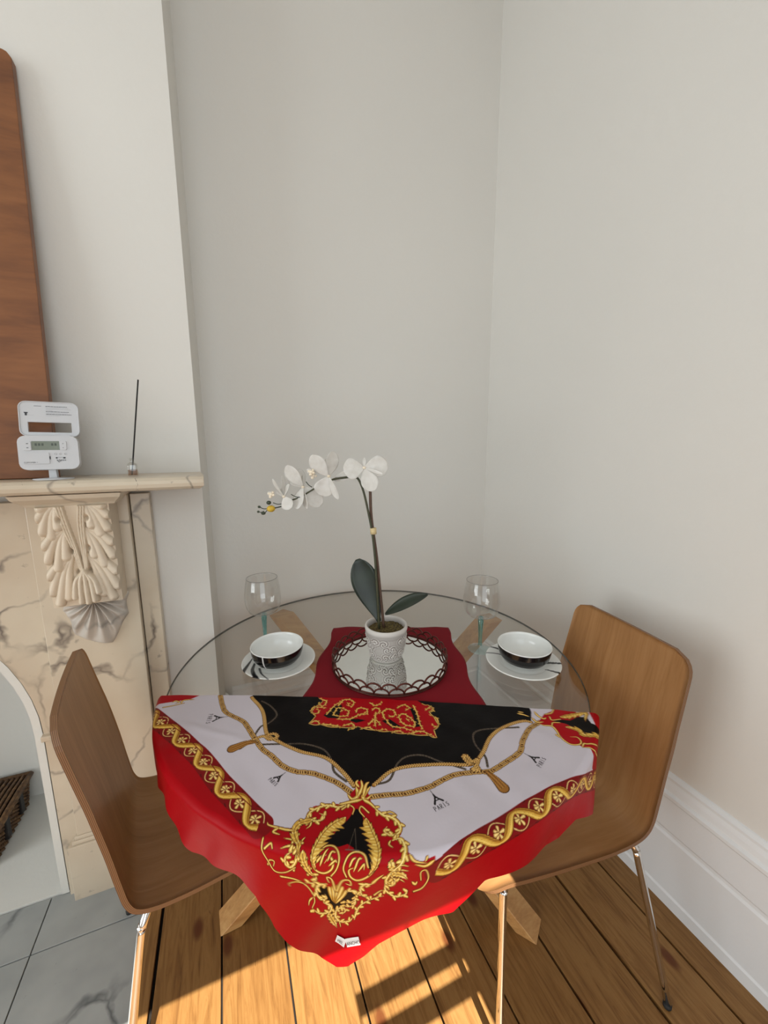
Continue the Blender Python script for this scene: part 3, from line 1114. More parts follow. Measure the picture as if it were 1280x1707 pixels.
# silk scarf with printed pattern -------------------------------------------------
TIP=[(7.007265057417388,3.7731427232247476,[(-119,2726),(-297,2827),(-496,2797),(-655,2845),(-777,2941),(-776,3042),(-671,3091),(-536,3067),(-523,2992),(-607,2953)]),(9.163346613545816,3.7731427232247476,[(-721,3076),(-901,3146),(-948,3266),(-888,3399),(-812,3507),(-830,3660),(-932,3795),(-1025,3752),(-1000,3623),(-883,3563)]),(5.390203890321068,1.6170611670963202,[(-812,3507),(-926,3423),(-1078,3397)]),(5.390203890321068,1.6170611670963202,[(-822,3558),(-943,3506),(-1093,3530)]),(4.3121631122568544,1.6170611670963202,[(-788,3482),(-772,3416),(-740,3370)]),(4.851183501288961,1.6170611670963202,[(-718,3088),(-709,3172),(-763,3234)]),(5.929224279353175,2.1560815561284272,[(-948,3266),(-1064,3260),(-1208,3237),(-1381,3205),(-1420,3159)]),(5.929224279353175,2.1560815561284272,[(-1208,3237),(-1277,3305),(-1151,3345)]),(3.2341223341926404,2.1560815561284272,[(-1403,3406),(-1406,3581),(-1330,3739),(-1243,3872),(-1057,3887),(-871,3803)]),(3.2341223341926404,1.6170611670963202,[(-1356,3779),(-1305,3704),(-1222,3717),(-1255,3796)]),(3.7731427232247476,2.1560815561284272,[(-1361,3527),(-1262,3469),(-1227,3529)]),(3.2341223341926404,2.1560815561284272,[(-1155,3954),(-951,4002),(-798,4093),(-679,4240),(-636,4395),(-695,4518)]),(2.695101945160534,1.347550972580267,[(-798,4093),(-910,4063),(-1036,4086),(-1035,4138)]),(4.3121631122568544,1.6170611670963202,[(-668,4344),(-731,4402),(-758,4483)]),(8.085305835481602,2.695101945160534,[(-732,3589),(-701,3751),(-650,3888),(-565,3984),(-617,4084),(-758,4090)]),(3.7731427232247476,1.6170611670963202,[(-664,3825),(-688,3674),(-751,3628)]),(8.085305835481602,3.7731427232247476,[(-184,3013),(-359,3143),(-476,3300),(-545,3492),(-581,3666),(-546,3841),(-422,3896),(-297,3823),(-253,3692),(-314,3625),(-389,3702)]),(2.9646121396765874,2.9646121396765874,[(-491,3595),(-382,3488),(-250,3498),(-164,3635),(-216,3818),(-307,3940)]),(9.163346613545816,3.7731427232247476,[(189,3020),(286,3206),(378,3381),(422,3552),(389,3732),(284,3904),(124,3990),(9,3932),(-15,3805),(80,3748)]),(2.9646121396765874,2.9646121396765874,[(-61,3936),(-101,3784),(-39,3615),(91,3549),(220,3592),(279,3737)]),(3.2341223341926404,2.1560815561284272,[(-243,2864),(-136,2780),(-45,2828),(-55,2932)]),(3.2341223341926404,2.1560815561284272,[(212,2893),(82,2783),(55,2862),(149,2972)]),(4.851183501288961,2.1560815561284272,[(-529,3712),(-450,3630),(-356,3598)]),(4.3121631122568544,2.1560815561284272,[(-465,3758),(-401,3601),(-342,3524)]),(4.3121631122568544,1.6170611670963202,[(-341,3673),(-287,3568),(-222,3576)]),(4.3121631122568544,2.1560815561284272,[(-325,3748),(-228,3665),(-196,3688)]),(4.3121631122568544,2.1560815561284272,[(-10,3753),(37,3648),(91,3620)]),(4.3121631122568544,2.1560815561284272,[(56,3826),(124,3643),(178,3628)]),(4.3121631122568544,1.6170611670963202,[(124,3822),(212,3689),(214,3792)]),(7.007265057417388,8.085305835481602,[(-274,4448),(-336,4267),(-356,4138)]),(5.929224279353175,8.085305835481602,[(-274,4448),(-292,4264),(-285,4107)]),(5.929224279353175,8.085305835481602,[(-274,4448),(-233,4234),(-199,4088)]),(5.929224279353175,8.085305835481602,[(-266,4447),(-185,4257),(-128,4122)]),(5.390203890321068,7.007265057417388,[(-261,4447),(-137,4307),(-65,4184)]),(3.7731427232247476,2.1560815561284272,[(-256,4209),(-301,4004),(-381,3971),(-354,4059)]),(3.7731427232247476,2.1560815561284272,[(-231,4208),(-135,4019),(-16,3998),(5,4088),(-66,4066)]),(7.546285446449495,2.695101945160534,[(-393,4088),(-534,4125),(-587,4233),(-539,4361),(-420,4347),(-438,4274)]),(7.546285446449495,2.695101945160534,[(-72,4223),(75,4215),(86,4372),(-30,4472),(-130,4412)]),(6.468244668385281,2.695101945160534,[(61,4347),(59,4507),(-59,4567),(-135,4505)]),(8.085305835481602,3.2341223341926404,[(-480,4423),(-364,4494),(-394,4616),(-571,4616),(-671,4543)]),(8.624326224513709,3.7731427232247476,[(-269,4554),(-310,4745),(-239,4903),(-72,4906),(-1,4833)]),(8.085305835481602,2.695101945160534,[(-286,4609),(-177,4561),(-121,4652),(-187,4737)]),(7.007265057417388,2.1560815561284272,[(39,4858),(82,4693),(174,4527),(398,4369),(568,4295)]),(3.7731427232247476,1.6170611670963202,[(-413,4671),(-373,4830),(-320,5031)]),(2.695101945160534,1.6170611670963202,[(-254,4917),(-242,5026)]),(8.624326224513709,3.7731427232247476,[(274,2786),(450,2932),(615,2974),(737,3090),(724,3219),(591,3264),(488,3196),(530,3128)]),(4.851183501288961,1.6170611670963202,[(450,2932),(565,2876),(684,2921)]),(9.163346613545816,3.7731427232247476,[(627,3347),(758,3319),(824,3467),(779,3640),(663,3797),(575,3955),(598,4084),(703,4054),(703,3950),(620,3941)]),(4.3121631122568544,1.6170611670963202,[(595,3349),(575,3415),(642,3465)]),(5.390203890321068,1.6170611670963202,[(663,3797),(773,3768),(915,3789)]),(5.390203890321068,1.6170611670963202,[(669,3849),(810,3869),(915,3943)]),(4.851183501288961,1.6170611670963202,[(703,3745),(784,3678),(900,3700)]),(3.7731427232247476,1.6170611670963202,[(633,3722),(614,3646),(581,3647)]),(4.851183501288961,1.6170611670963202,[(633,3953),(774,3948),(875,3996)]),(6.468244668385281,2.1560815561284272,[(561,4060),(584,4189),(740,4275),(907,4217),(933,4138),(861,4153)]),(8.085305835481602,2.695101945160534,[(337,4070),(219,4076),(160,4184),(198,4326),(323,4346)]),(7.007265057417388,2.1560815561284272,[(337,4070),(425,3962),(522,3867)]),(3.7731427232247476,1.6170611670963202,[(395,4303),(476,4220),(523,4192)]),(3.2341223341926404,2.1560815561284272,[(1047,4147),(1183,4066),(1247,3896),(1180,3757),(1104,3797),(1132,3938)]),(9.163346613545816,2.695101945160534,[(1270,3577),(1152,3681),(985,3660)]),(6.468244668385281,2.695101945160534,[(993,3980),(1049,4017),(1076,3965)]),(5.929224279353175,2.1560815561284272,[(885,3536),(976,3609),(1164,3630)]),(4.851183501288961,2.1560815561284272,[(1166,3529),(1136,3605)])]
TIPBLACK=[[(3,2826),(-58,2906),(-103,3009),(-179,3122),(-262,3174),(-289,3280),(-389,3341),(-441,3465),(-510,3572),(-544,3688),(-438,3533),(-320,3472),(-196,3496),(-145,3476),(-63,3442),(31,3495),(70,3550),(210,3588),(283,3737),(322,3812),(338,3683),(316,3557),(320,3471),(223,3367),(258,3265),(168,3153),(129,2998),(68,2875)],[(-580,4180),(-506,4102),(-397,4128),(-374,4270),(-311,4424),(-177,4335),(-71,4210),(38,4243),(79,4346),(59,4493),(-59,4554),(-174,4508),(-285,4595),(-317,4826),(-391,4723),(-360,4534),(-384,4376),(-514,4372)]]
TIPRED=[(-142,2561),(-147,2700),(-306,2775),(-501,2771),(-735,2814),(-819,2943),(-801,3055),(-945,3111),(-995,3222),(-1112,3251),(-1233,3233),(-1407,3194),(-1466,3161),(-1736,2884),(-1873,3464),(-1302,4082),(-455,5082),(-50,5055),(725,4368),(1356,3933),(1278,3514),(1090,3606),(974,3597),(875,3511),(835,3359),(670,3296),(757,3252),(783,3135),(709,3007),(569,2964),(376,2872),(260,2761),(180,2545),(94,2435),(53,2288),(-75,2294),(-69,2443)]
ROPE=[[(-2923,-8),(-2566,362),(-2391,626),(-2116,1199),(-1788,1398),(-1312,1626),(-720,1784),(-360,2088),(-96,2399)],[(257,2362),(529,2045),(862,1915),(1355,1830),(1918,1827),(2154,1759),(2375,1476),(2618,1045),(3020,711),(3444,528),(3606,545)]]
CHAIN=[[(-120,2541),(-469,2317),(-894,2167),(-1234,2126),(-1530,2005),(-1834,1774),(-2097,1586),(-2376,1279),(-2607,1014),(-2817,818),(-3285,565),(-3491,337),(-3687,23)],[(201,2603),(535,2552),(872,2494),(1218,2359),(1471,2203),(1768,2062),(2136,1979),(2429,1943),(2726,1748),(3103,1442),(3263,1124),(3490,789),(3770,556)]]
DARK_CHAIN=[[(-2628,128),(-2323,316),(-2110,580),(-2188,842),(-2340,973),(-2379,1269)],[(-2123,1506),(-1649,1446),(-1240,1437),(-847,1552),(-616,1818),(-509,2095),(-233,2322)],[(291,2348),(536,2221),(673,1853),(864,1674),(1213,1633),(1583,1800),(1978,1931)],[(2393,1855),(2394,1574),(2258,1277),(2264,1006),(2433,856),(2835,796),(3259,741)]]
TASSEL=[[(-2294,1438),(-2463,1473),(-2680,1624)],[(2352,1969),(2462,2114),(2573,2306)]]
KNOT=[[(-2097,1227),(-1964,1181),(-1870,1274),(-2011,1353),(-2171,1259),(-2374,1392),(-2535,1605)],[(2071,1810),(1963,1647),(2028,1594),(2120,1737),(2248,1658),(2153,1876),(2089,1925),(2215,1942),(2184,1805)]]
EIFF=[[(-1427,2158),(-1555,2327)],[(-3205,691),(-3503,768)],[(1266,2416),(1405,2657)],[(3191,1462),(3399,1632)]]
APEX=[(5,2,[(-58,2418),(-4,2577),(-97,2659),(-197,2566)]),(5,2,[(189,2406),(85,2592),(142,2647),(238,2565)]),(4,2,[(-1,2596),(48,2413),(14,2268)]),(4,2,[(85,2592),(114,2369),(162,2303)]),(3,2,[(-5,2416),(-69,2335),(-40,2270)]),(4,2,[(74,2651),(-123,2717),(-317,2783)]),(4,2,[(91,2650),(217,2720),(327,2826)])]
MEDBOX=[(-1317,-112),(-1162,46),(-1288,233),(-1340,409),(-1211,571),(-1306,832),(-1038,851),(-632,923),(-207,873),(189,975),(487,990),(867,1031),(1324,1067),(1486,1116),(1440,887),(1559,730),(1469,480),(1368,319),(1491,176),(1359,76),(1221,46),(1108,-58)]
MED=[(5,2,[(-1281,-60),(-1068,42),(-1125,225),(-1241,123)]),(5,2,[(-1018,291),(-1326,270),(-1324,477),(-1165,469),(-1218,335)]),(5,2,[(-1284,831),(-1174,731),(-1038,851)]),(4,2,[(-971,527),(-846,213),(-689,25)]),(4,2,[(-753,208),(-647,-14),(-428,13),(-428,193),(-572,164)]),(3,3,[(-814,520),(-741,278),(-496,371),(-517,539),(-737,569),(-814,520)]),(5,2,[(-718,678),(-414,632),(-252,494),(-79,419)]),(4,2,[(-309,396),(-280,257),(-92,283),(-53,451),(-230,493)]),(5,2,[(51,345),(134,238),(242,337),(152,475)]),(5,3,[(145,375),(147,702),(182,885)]),(5,2,[(5,833),(142,639),(309,849)]),(5,2,[(-551,889),(-348,787),(-285,937),(-409,973)]),(5,2,[(-153,961),(11,893),(190,987),(400,935)]),(5,2,[(-1040,838),(-772,869),(-546,919)]),(4,2,[(361,596),(303,368),(458,258),(599,388),(535,523),(444,462)]),(5,2,[(383,595),(523,809),(782,858),(993,967)]),(3,3,[(669,517),(780,413),(1000,631),(1018,816),(781,735),(669,517)]),(4,2,[(641,215),(778,102),(916,202),(825,310)]),(4,2,[(1010,127),(1094,399),(1149,749),(1207,898)]),(5,2,[(1279,289),(1424,144),(1470,280),(1343,354)]),(5,2,[(1362,419),(1531,542),(1533,792),(1408,737)]),(5,2,[(866,1060),(1162,959),(1426,1091)]),(5,2,[(531,1047),(655,953),(825,1033)]),(4,2,[(-20,67),(129,168),(262,54)]),(3,2,[(-673,413),(-615,342)]),(3,2,[(847,574),(912,666)]),(3,2,[(-560,92),(-508,126)])]
MEDBLACK=[[(-1032,563),(-886,250),(-666,169),(-679,644),(-901,655)],[(-546,638),(-236,624),(-53,679),(-265,752)],[(917,167),(1097,297),(1189,808),(1039,846),(1003,502)],[(298,663),(471,591),(739,829),(569,898)]]
RCRED=[(3745,562),(3974,290),(4168,195),(4271,79),(4730,69),(4731,453),(4983,662),(5914,1282),(6063,1237),(5881,1095),(5733,989),(4903,1242),(4417,1255),(4370,1189),(4190,1175),(4109,1014),(4069,819),(4017,668),(3852,624)]
RCBLACK=[(4092,511),(4318,446),(4477,461),(4693,341),(4894,345),(4902,543),(5233,749),(5285,740),(4653,892),(4551,721),(4341,574)]
RC=[(4,2,[(4333,357),(4526,292),(4741,226),(4958,201),(4805,490)]),(3.5,2,[(4331,693),(4516,761),(4636,929),(5327,784)]),(3,2,[(3759,575),(3847,637),(4017,668),(4069,819),(4074,992),(4190,1175),(4375,1178),(4453,1093),(4426,975),(4290,969)]),(3,2,[(4408,1256),(4903,1242),(5729,989),(5923,1128)]),(3,2,[(4408,1256),(4488,1149),(4586,1156),(5017,1047)]),(4,2,[(3791,183),(3822,325),(3917,432),(3983,401)]),(4,2,[(3670,388),(3735,536),(3884,529)]),(4,2,[(3380,289),(3506,311),(3622,362)]),(3,2,[(3415,229),(3527,239)]),(2,2,[(4068,370),(4085,479),(4282,442)]),(2,2,[(4026,642),(4074,560),(4222,553)]),(3.5,2,[(4000,910),(4065,1016)]),(2,2,[(4003,288),(4147,253),(4262,103)])]
LCRED=[(-4862,499),(-4660,379),(-4531,298),(-4375,214),(-4241,130),(-4708,-8),(-2777,990),(-4003,940)]
LC=[(3,1.5,[(-4763,270),(-4710,210),(-4600,244),(-4679,305)]),(3,1.5,[(-4531,298),(-4546,183),(-4417,138),(-4291,133)]),(2,1.5,[(-4860,463),(-4660,379),(-4467,276)])]

LCRED = [(-5600, -200), (-4100, -200), (-4400, 120), (-5000, 330), (-5600, 500)]
e_u, e_v = Vector((0.905, -0.425, 0)), Vector((-0.425, -0.905, 0))
SM = Vector((0.289, 0.805, 0))
RED, GOLD, LIGHT, DARK, BLACK, WHITE, DRED = (160, 5, 16), (196, 146, 56), (236, 208, 122), (58, 16, 8), (7, 3, 3), (198, 190, 198), (122, 16, 18)
cv = Canvas(-0.60, 0.72, -0.02, 0.60, 0.0005, RED)


def mm(pts):
    return [(a / 10000.0, b / 10000.0) for a, b in pts]


def gold(pts, w0, w1, dark=DARK, sc=0.0012):
    w0, w1 = w0 * sc, w1 * sc
    tp = 0.22 if w0 > 0.004 else 0.0
    cv.stroke(pts, w0 + 0.0016, dark, w1 + 0.0013, taper=tp)
    cv.stroke(pts, w0, (188, 134, 46), w1, taper=tp)
    cv.stroke(pts, w0 * 0.66, (216, 172, 76), w1 * 0.66, taper=tp)
    cv.stroke(pts, w0 * 0.24, (246, 226, 150), w1 * 0.24, taper=tp)


def acanthus(pts, wl, wr, teeth):
    """serrated leaf along a spine, wl and wr are the half widths left and right of it"""
    sp = along(pts, 0.0006)
    n_ = len(sp)
    Lp, Rp = [], []
    for i, (q, d_) in enumerate(sp):
        t = i / (n_ - 1)
        env = min(1, (t / 0.10)) ** 0.7 * min(1, (1 - t) / 0.35) ** 0.8
        saw = 1 - 0.55 * (((t * teeth) % 1.0))
        s_ = Vector((-d_.y, d_.x, 0))
        lead = d_ * (-0.0035 * (1 - ((t * teeth) % 1.0)))
        Lp.append(q + s_ * (wl * env * saw) + lead)
        Rp.append(q - s_ * (wr * env * saw) + lead)
    poly = [(p.x, p.y) for p in Lp] + [(p.x, p.y) for p in Rp[::-1]]
    cv.stroke(poly + poly[:1], 0.0015, DARK, sm=0)
    cv.fill(poly, (206, 160, 68))
    for i in range(4, n_, max(3, n_ // (teeth * 2))):
        q = sp[i][0]
        for side_pts, w in ((Lp, wl), (Rp, wr)):
            if w > 0.004:
                e_ = side_pts[max(0, i - 5)]
                m_ = q.lerp(e_, 0.85)
                cv.stroke([(q.x, q.y), (m_.x, m_.y)], 0.0014, (244, 222, 140) if (i // 3) % 2 else (232, 196, 104), sm=0)
    cv.stroke([(q.x, q.y) for q, d_ in sp[::4]], 0.0012, (120, 72, 20), sm=0)


def along(pts, step):
    pts = [Vector((a, b, 0)) for a, b in pts]
    pp = smooth_path(pts, 12)
    out, acc, nxt = [], 0.0, step / 2
    for a, b in zip(pp[:-1], pp[1:]):
        l = (b - a).length
        while l > 0 and acc + l >= nxt:
            q = a.lerp(b, (nxt - acc) / l)
            out.append((q, (b - a).normalized()))
            nxt += step
        acc += l
    return out


LBI = [(-0.575, 0.005), (-0.52, 0.045), (-0.4594, 0.085), (-0.373, 0.1397), (-0.3047, 0.1928), (-0.2412, 0.2472), (-0.1922, 0.2799), (-0.1566, 0.3032)]
RBI = [(0.1398, 0.35), (0.18, 0.3225), (0.2279, 0.2947), (0.304, 0.2485), (0.3662, 0.214), (0.517, 0.1541), (0.60, 0.118)]
LBC = [(-0.56, 0.033), (-0.505, 0.068), (-0.449, 0.103), (-0.377, 0.150), (-0.315, 0.194), (-0.256, 0.244), (-0.205, 0.282), (-0.150, 0.322)]
RBC = [(0.135, 0.378), (0.200, 0.332), (0.243, 0.306), (0.306, 0.266), (0.377, 0.228), (0.57, 0.141), (0.66, 0.105)]
cv.fill([(-0.60, -0.02)] + LBI + mm(TIPRED[:1]) + RBI + [(0.72, -0.02)], WHITE)
cv.fill([LBI[-1], (-0.05, 0.20), (0.06, 0.20), RBI[0], (0.0, 0.5)], WHITE)
rp0, rp1 = mm(ROPE[0]), mm(ROPE[1])
cv.fill([(-0.292, -0.02)] + rp0 + [(0.005, 0.25)] + rp1 + [(0.372, 0.02), (0.37, -0.02)], BLACK)
for t in DARK_CHAIN:
    for q, d in along(mm(t), 0.0062):
        a, b = q - d * 0.0022, q + d * 0.0022
        cv.stroke([(a.x, a.y), (b.x, b.y)], 0.0046, (34, 26, 20), sm=0)
        cv.stroke([(a.x, a.y), (b.x, b.y)], 0.0030, (122, 108, 92), sm=0)
        cv.stroke([(a.x, a.y), (b.x, b.y)], 0.0012, (30, 22, 18), sm=0)


def rope(pts):
    cv.stroke(pts, 0.0088, (48, 22, 8))
    cv.stroke(pts, 0.0068, (158, 108, 46))
    for q, d in along(pts, 0.0048):
        s_ = Vector((-d.y, d.x, 0))
        for sg in (-1, 1):
            a, b = q + d * 0.002, q + s_ * (0.0030 * sg) - d * 0.0014
            cv.stroke([(a.x, a.y), (b.x, b.y)], 0.0021, (222, 178, 104), sm=0)
            a, b = a + d * 0.0022, b + d * 0.0022
            cv.stroke([(a.x, a.y), (b.x, b.y)], 0.0010, (70, 34, 12), sm=0)


def chain(pts):
    for i, (q, d) in enumerate(along(pts, 0.0200)):
        s_ = Vector((-d.y, d.x, 0))
        a, b = q - d * 0.0070, q + d * 0.0070
        ab = [(a.x, a.y), (b.x, b.y)]
        cv.stroke(ab, 0.0112, (64, 34, 12), sm=0)
        cv.stroke(ab, 0.0094, (206, 162, 92), sm=0)
        cv.stroke(ab, 0.0060, (92, 54, 22), sm=0)
        for k_ in (-1, 0, 1):
            c0 = q + d * (0.0044 * k_)
            cv.stroke([(c0.x - s_.x * 0.0022 - d.x * 0.001, c0.y - s_.y * 0.0022 - d.y * 0.001), (c0.x + s_.x * 0.0022 + d.x * 0.001, c0.y + s_.y * 0.0022 + d.y * 0.001)], 0.0017, (222, 184, 118), sm=0)


for t in CHAIN:
    chain(mm(t))
rope(rp0)
rope(rp1)
for t in KNOT:
    rope(mm(t))
for t in TASSEL:
    p = mm(t)
    cv.stroke(p, 0.008, (60, 32, 12), 0.022)
    cv.stroke(p, 0.006, (150, 100, 44), 0.019)
    for q, d in along(p, 0.004):
        s_ = Vector((-d.y, d.x, 0))
        for sg in (-2, -1, 0, 1, 2):
            c0 = q + s_ * (0.0030 * sg)
            cv.stroke([(c0.x, c0.y), (c0.x + d.x * 0.002, c0.y + d.y * 0.002)], 0.001, (70, 40, 16) if sg % 2 else (200, 150, 80), sm=0)
LET = {'P': [[(0, 0), (0, 1), (0.7, 0.9), (0.7, 0.55), (0, 0.5)]], 'A': [[(0, 0), (0.4, 1), (0.8, 0)], [(0.2, 0.4), (0.6, 0.4)]], 'R': [[(0, 0), (0, 1), (0.7, 0.9), (0.6, 0.55), (0, 0.5), (0.75, 0)]], 'I': [[(0.3, 0), (0.3, 1)]], 'S': [[(0.7, 0.9), (0.1, 0.85), (0.1, 0.55), (0.7, 0.45), (0.6, 0.05), (0, 0.1)]]}
for t in EIFF:
    (ax_, ay_), (bx_, by_) = mm(t)
    d = Vector((bx_ - ax_, by_ - ay_, 0))
    ln = d.length
    d.normalize()
    s_ = Vector((-d.y, d.x, 0))

    def ep(l, w):
        q = Vector((ax_, ay_, 0)) + d * (l * ln) + s_ * (w * ln)
        return (q.x, q.y)
    ink = (24, 18, 18)
    cv.stroke([ep(0, 0), ep(0.35, 0)], 0.0010, ink, sm=0)
    cv.stroke([ep(0.3, 0), ep(0.62, 0.06), ep(0.98, 0.30)], 0.0018, ink, 0.0036)
    cv.stroke([ep(0.3, 0), ep(0.62, -0.06), ep(0.98, -0.30)], 0.0018, ink, 0.0036)
    cv.stroke([ep(0.62, -0.1), ep(0.62, 0.1)], 0.0018, ink, sm=0)
    cv.stroke([ep(0.80, -0.2), ep(0.80, 0.2)], 0.0018, ink, sm=0)
    for i, ch in enumerate('PARIS'):
        for st in LET[ch]:
            cv.stroke([ep(1.42 - 0.30 * y_, (2 - i) * 0.22 - x_ * 0.16 + 0.08) for x_, y_ in st], 0.0009, ink, sm=0)
# corner pieces
for bl, rd, st, blk in ((None, LCRED, LC, None), (None, RCRED, RC, RCBLACK)):
    cv.fill(mm(rd), RED)
    if blk:
        cv.fill([(0.505, -0.02), (0.72, -0.02), (0.72, 0.13), (0.56, 0.138), (0.515, 0.156), (0.470, 0.160), (0.455, 0.125), (0.495, 0.09)], RED)
    if blk:
        cv.fill(mm(blk), BLACK)
    for w0, w1, p in st:
        gold(mm(p), w0, w1, sc=0.0014)


def fringe(pts, side_, l, step, col=GOLD):
    for i, (q, d) in enumerate(along(pts, step)):
        s_ = Vector((-d.y, d.x, 0)) * side_
        a = q + s_ * (l * (0.7 + 0.3 * (i % 2))) + d * l * 0.35
        cv.stroke([(q.x, q.y), (a.x, a.y)], 0.0052, DARK, 0.0022, sm=0)
        cv.stroke([(q.x, q.y), (a.x, a.y)], 0.0040, col, 0.0012, sm=0)
        cv.stroke([(q.x, q.y), (a.x, a.y)], 0.0016, LIGHT, 0.0008, sm=0)


acanthus(mm(RC[0][2]), 0.011, 0.004, 7)
acanthus(mm(RC[1][2]), 0.004, 0.011, 7)
# medallion cut by the fold
cv.fill(mm(MEDBOX) + [(0.13, -0.02), (-0.13, -0.02)], RED)
for p in MEDBLACK:
    cv.fill(mm(p), BLACK)
for w0, w1, p in MED:
    gold(mm(p), w0 * 0.8, w1 * 0.7, sc=0.0012)
    for n_, (q, d_) in enumerate(along(mm(p), 0.008)):
        s_ = Vector((-d_.y, d_.x, 0)) * (1 if n_ % 2 else -1)
        b_ = q + s_ * 0.0034 + d_ * 0.002
        cv.stroke([(q.x, q.y), (b_.x, b_.y)], 0.0040, (212, 168, 80), 0.0026, sm=0)
bx_ = mm(MEDBOX)
for i in range(1, len(bx_) - 2, 1):
    (xa, ya), (xb, yb) = bx_[i], bx_[i + 1]
    gold([(xa, ya), ((xa + xb) / 2, (ya + yb) / 2 + 0.003), (xb, yb)], 1.2, 2.0, sc=0.0013)
# tip ornament
cv.fill(mm(TIPRED), RED)
ob = mm(TIPRED)
for p in TIPBLACK:
    cv.fill(mm(p), BLACK)
for w0, w1, p in TIP[16:19:2]:
    pass
for i_, (w0, w1, p) in enumerate(TIP):
    gold(mm(p), w0 * (0.5 if i_ in (16, 18) else 0.82), w1 * 0.75)
for i_, (w0, w1, p) in enumerate(TIP):
    if w0 >= 6.0 and i_ not in (16, 18) and len(p) >= 4:
        for n_, (q, d_) in enumerate(along(mm(p), 0.0088)):
            s_ = Vector((-d_.y, d_.x, 0)) * (1 if n_ % 2 else -1)
            a_ = q + s_ * (w0 * 0.0003)
            b_ = q + s_ * (w0 * 0.0003 + 0.0034) + d_ * 0.0030
            cv.stroke([(a_.x, a_.y), (b_.x, b_.y)], 0.0074, DARK, 0.0052, sm=0)
            cv.stroke([(a_.x, a_.y), (b_.x, b_.y)], 0.0062, (204, 156, 64), 0.0040, sm=0)
            cv.stroke([(a_.x, a_.y), (b_.x, b_.y)], 0.0020, (244, 222, 140), 0.0016, sm=0)
        cv.stroke(mm(p), w0 * 0.0003, (246, 226, 150), w1 * 0.0002, taper=0.2)
for i_, sd in ((16, -1), (18, 1)):
    wl, wr = (0.016, 0.005) if sd > 0 else (0.005, 0.016)
    acanthus(mm(TIP[i_][2])[:6], wl, wr, 9)
for i_ in (1, 14, 43, 50, 52):
    if i_ < len(TIP):
        q_ = mm(TIP[i_][2])
        acanthus(q_[:max(3, len(q_) // 2 + 1)], 0.0065, 0.0065, 4)
for w0, w1, p in APEX:
    gold(mm(p), w0 * 1.2, w1, sc=0.0016)
# a thin tower in the black panel
cv.stroke([(0.002, 0.318), (-0.004, 0.352)], 0.0008, (96, 84, 70), sm=0)
cv.stroke([(0.002, 0.318), (0.008, 0.352)], 0.0008, (96, 84, 70), sm=0)
cv.stroke([(-0.008, 0.353), (0.012, 0.353)], 0.0018, (110, 98, 84), sm=0)


# twisted ribbon border
def band(cen, hw):
    cv.stroke(cen, hw * 2 + 0.006, DRED)
    pts = along(cen, 0.001)
    T = 0.046
    A, B, Lf = [], [], []
    for i, (q, d) in enumerate(pts):
        s_ = Vector((-d.y, d.x, 0))
        w = i * 0.001
        A.append(q + s_ * (hw * 0.78 * math.sin(PI * w / T)))
        B.append(q - s_ * (hw * 0.92 * math.sin(PI * w / T)))
        if abs((w % T) - T / 2) < 0.0005:
            Lf.append((q, d, s_))
    for q, d, s_ in Lf:
        for ang, l in ((0.0, 0.0105), (1.15, 0.0085), (-1.15, 0.0085), (2.4, 0.006), (-2.4, 0.006), (PI, 0.007)):
            dd = d * math.cos(ang) + s_ * math.sin(ang)
            b = q + dd * l
            cv.stroke([(q.x, q.y), (b.x, b.y)], 0.0030, (66, 16, 8), 0.0070, sm=0)
            cv.stroke([(q.x, q.y), (b.x, b.y)], 0.0018, (206, 158, 84), 0.0056, sm=0)
            cv.stroke([(q.x, q.y), (b.x, b.y)], 0.0008, (240, 212, 140), 0.0026, sm=0)
    b2 = [(p.x, p.y) for p in B[::3]]
    cv.stroke(b2, 0.0032, (66, 16, 8), sm=0)
    cv.stroke(b2, 0.0019, (226, 184, 118), sm=0)

    def ribbon(half, c, off=0.0):
        Lr, Rr = [], []
        for i in range(len(A) - 1):
            d = (A[i + 1] - A[i]).normalized()
            s_ = Vector((-d.y, d.x, 0))
            w = half * (0.50 + 0.50 * abs(math.cos(PI * i * 0.001 / T)))
            o_ = s_ * (off * (0.5 + 0.5 * abs(math.cos(PI * i * 0.001 / T))))
            Lr.append(A[i] + o_ + s_ * w)
            Rr.append(A[i] + o_ - s_ * w)
        cv.fill([(p.x, p.y) for p in Lr] + [(p.x, p.y) for p in Rr[::-1]], c)
    ribbon(0.0072, (66, 26, 8))
    ribbon(0.0063, (188, 134, 48))
    ribbon(0.0016, (232, 194, 98), 0.0030)
    ribbon(0.0011, (214, 168, 72), 0.0)
    ribbon(0.0012, (146, 94, 30), -0.0038)
    # little tendrils outside
    for i in range(0, len(pts) - 20, 46):
        q, d = pts[i]
        s_ = Vector((-d.y, d.x, 0))
        for sg in (-1, 1):
            a = q + s_ * (hw * 1.0 * sg) + d * 0.004
            b = q + s_ * (hw * 1.12 * sg) + d * 0.011
            cv.stroke([(a.x, a.y), (b.x, b.y)], 0.0016, (70, 16, 10), sm=0)


band(LBC, 0.0165)
band(RBC, 0.0165)
for cen, inn in ((LBC, LBI), (RBC, RBI)):
    cv.stroke(inn, 0.0014, (110, 20, 18), sm=4)
# redraw the ornament leaves that overlap the bands
for w0, w1, p in TIP[6:9] + TIP[-6:]:
    gold(mm(p), w0 * 0.75, w1 * 0.75)

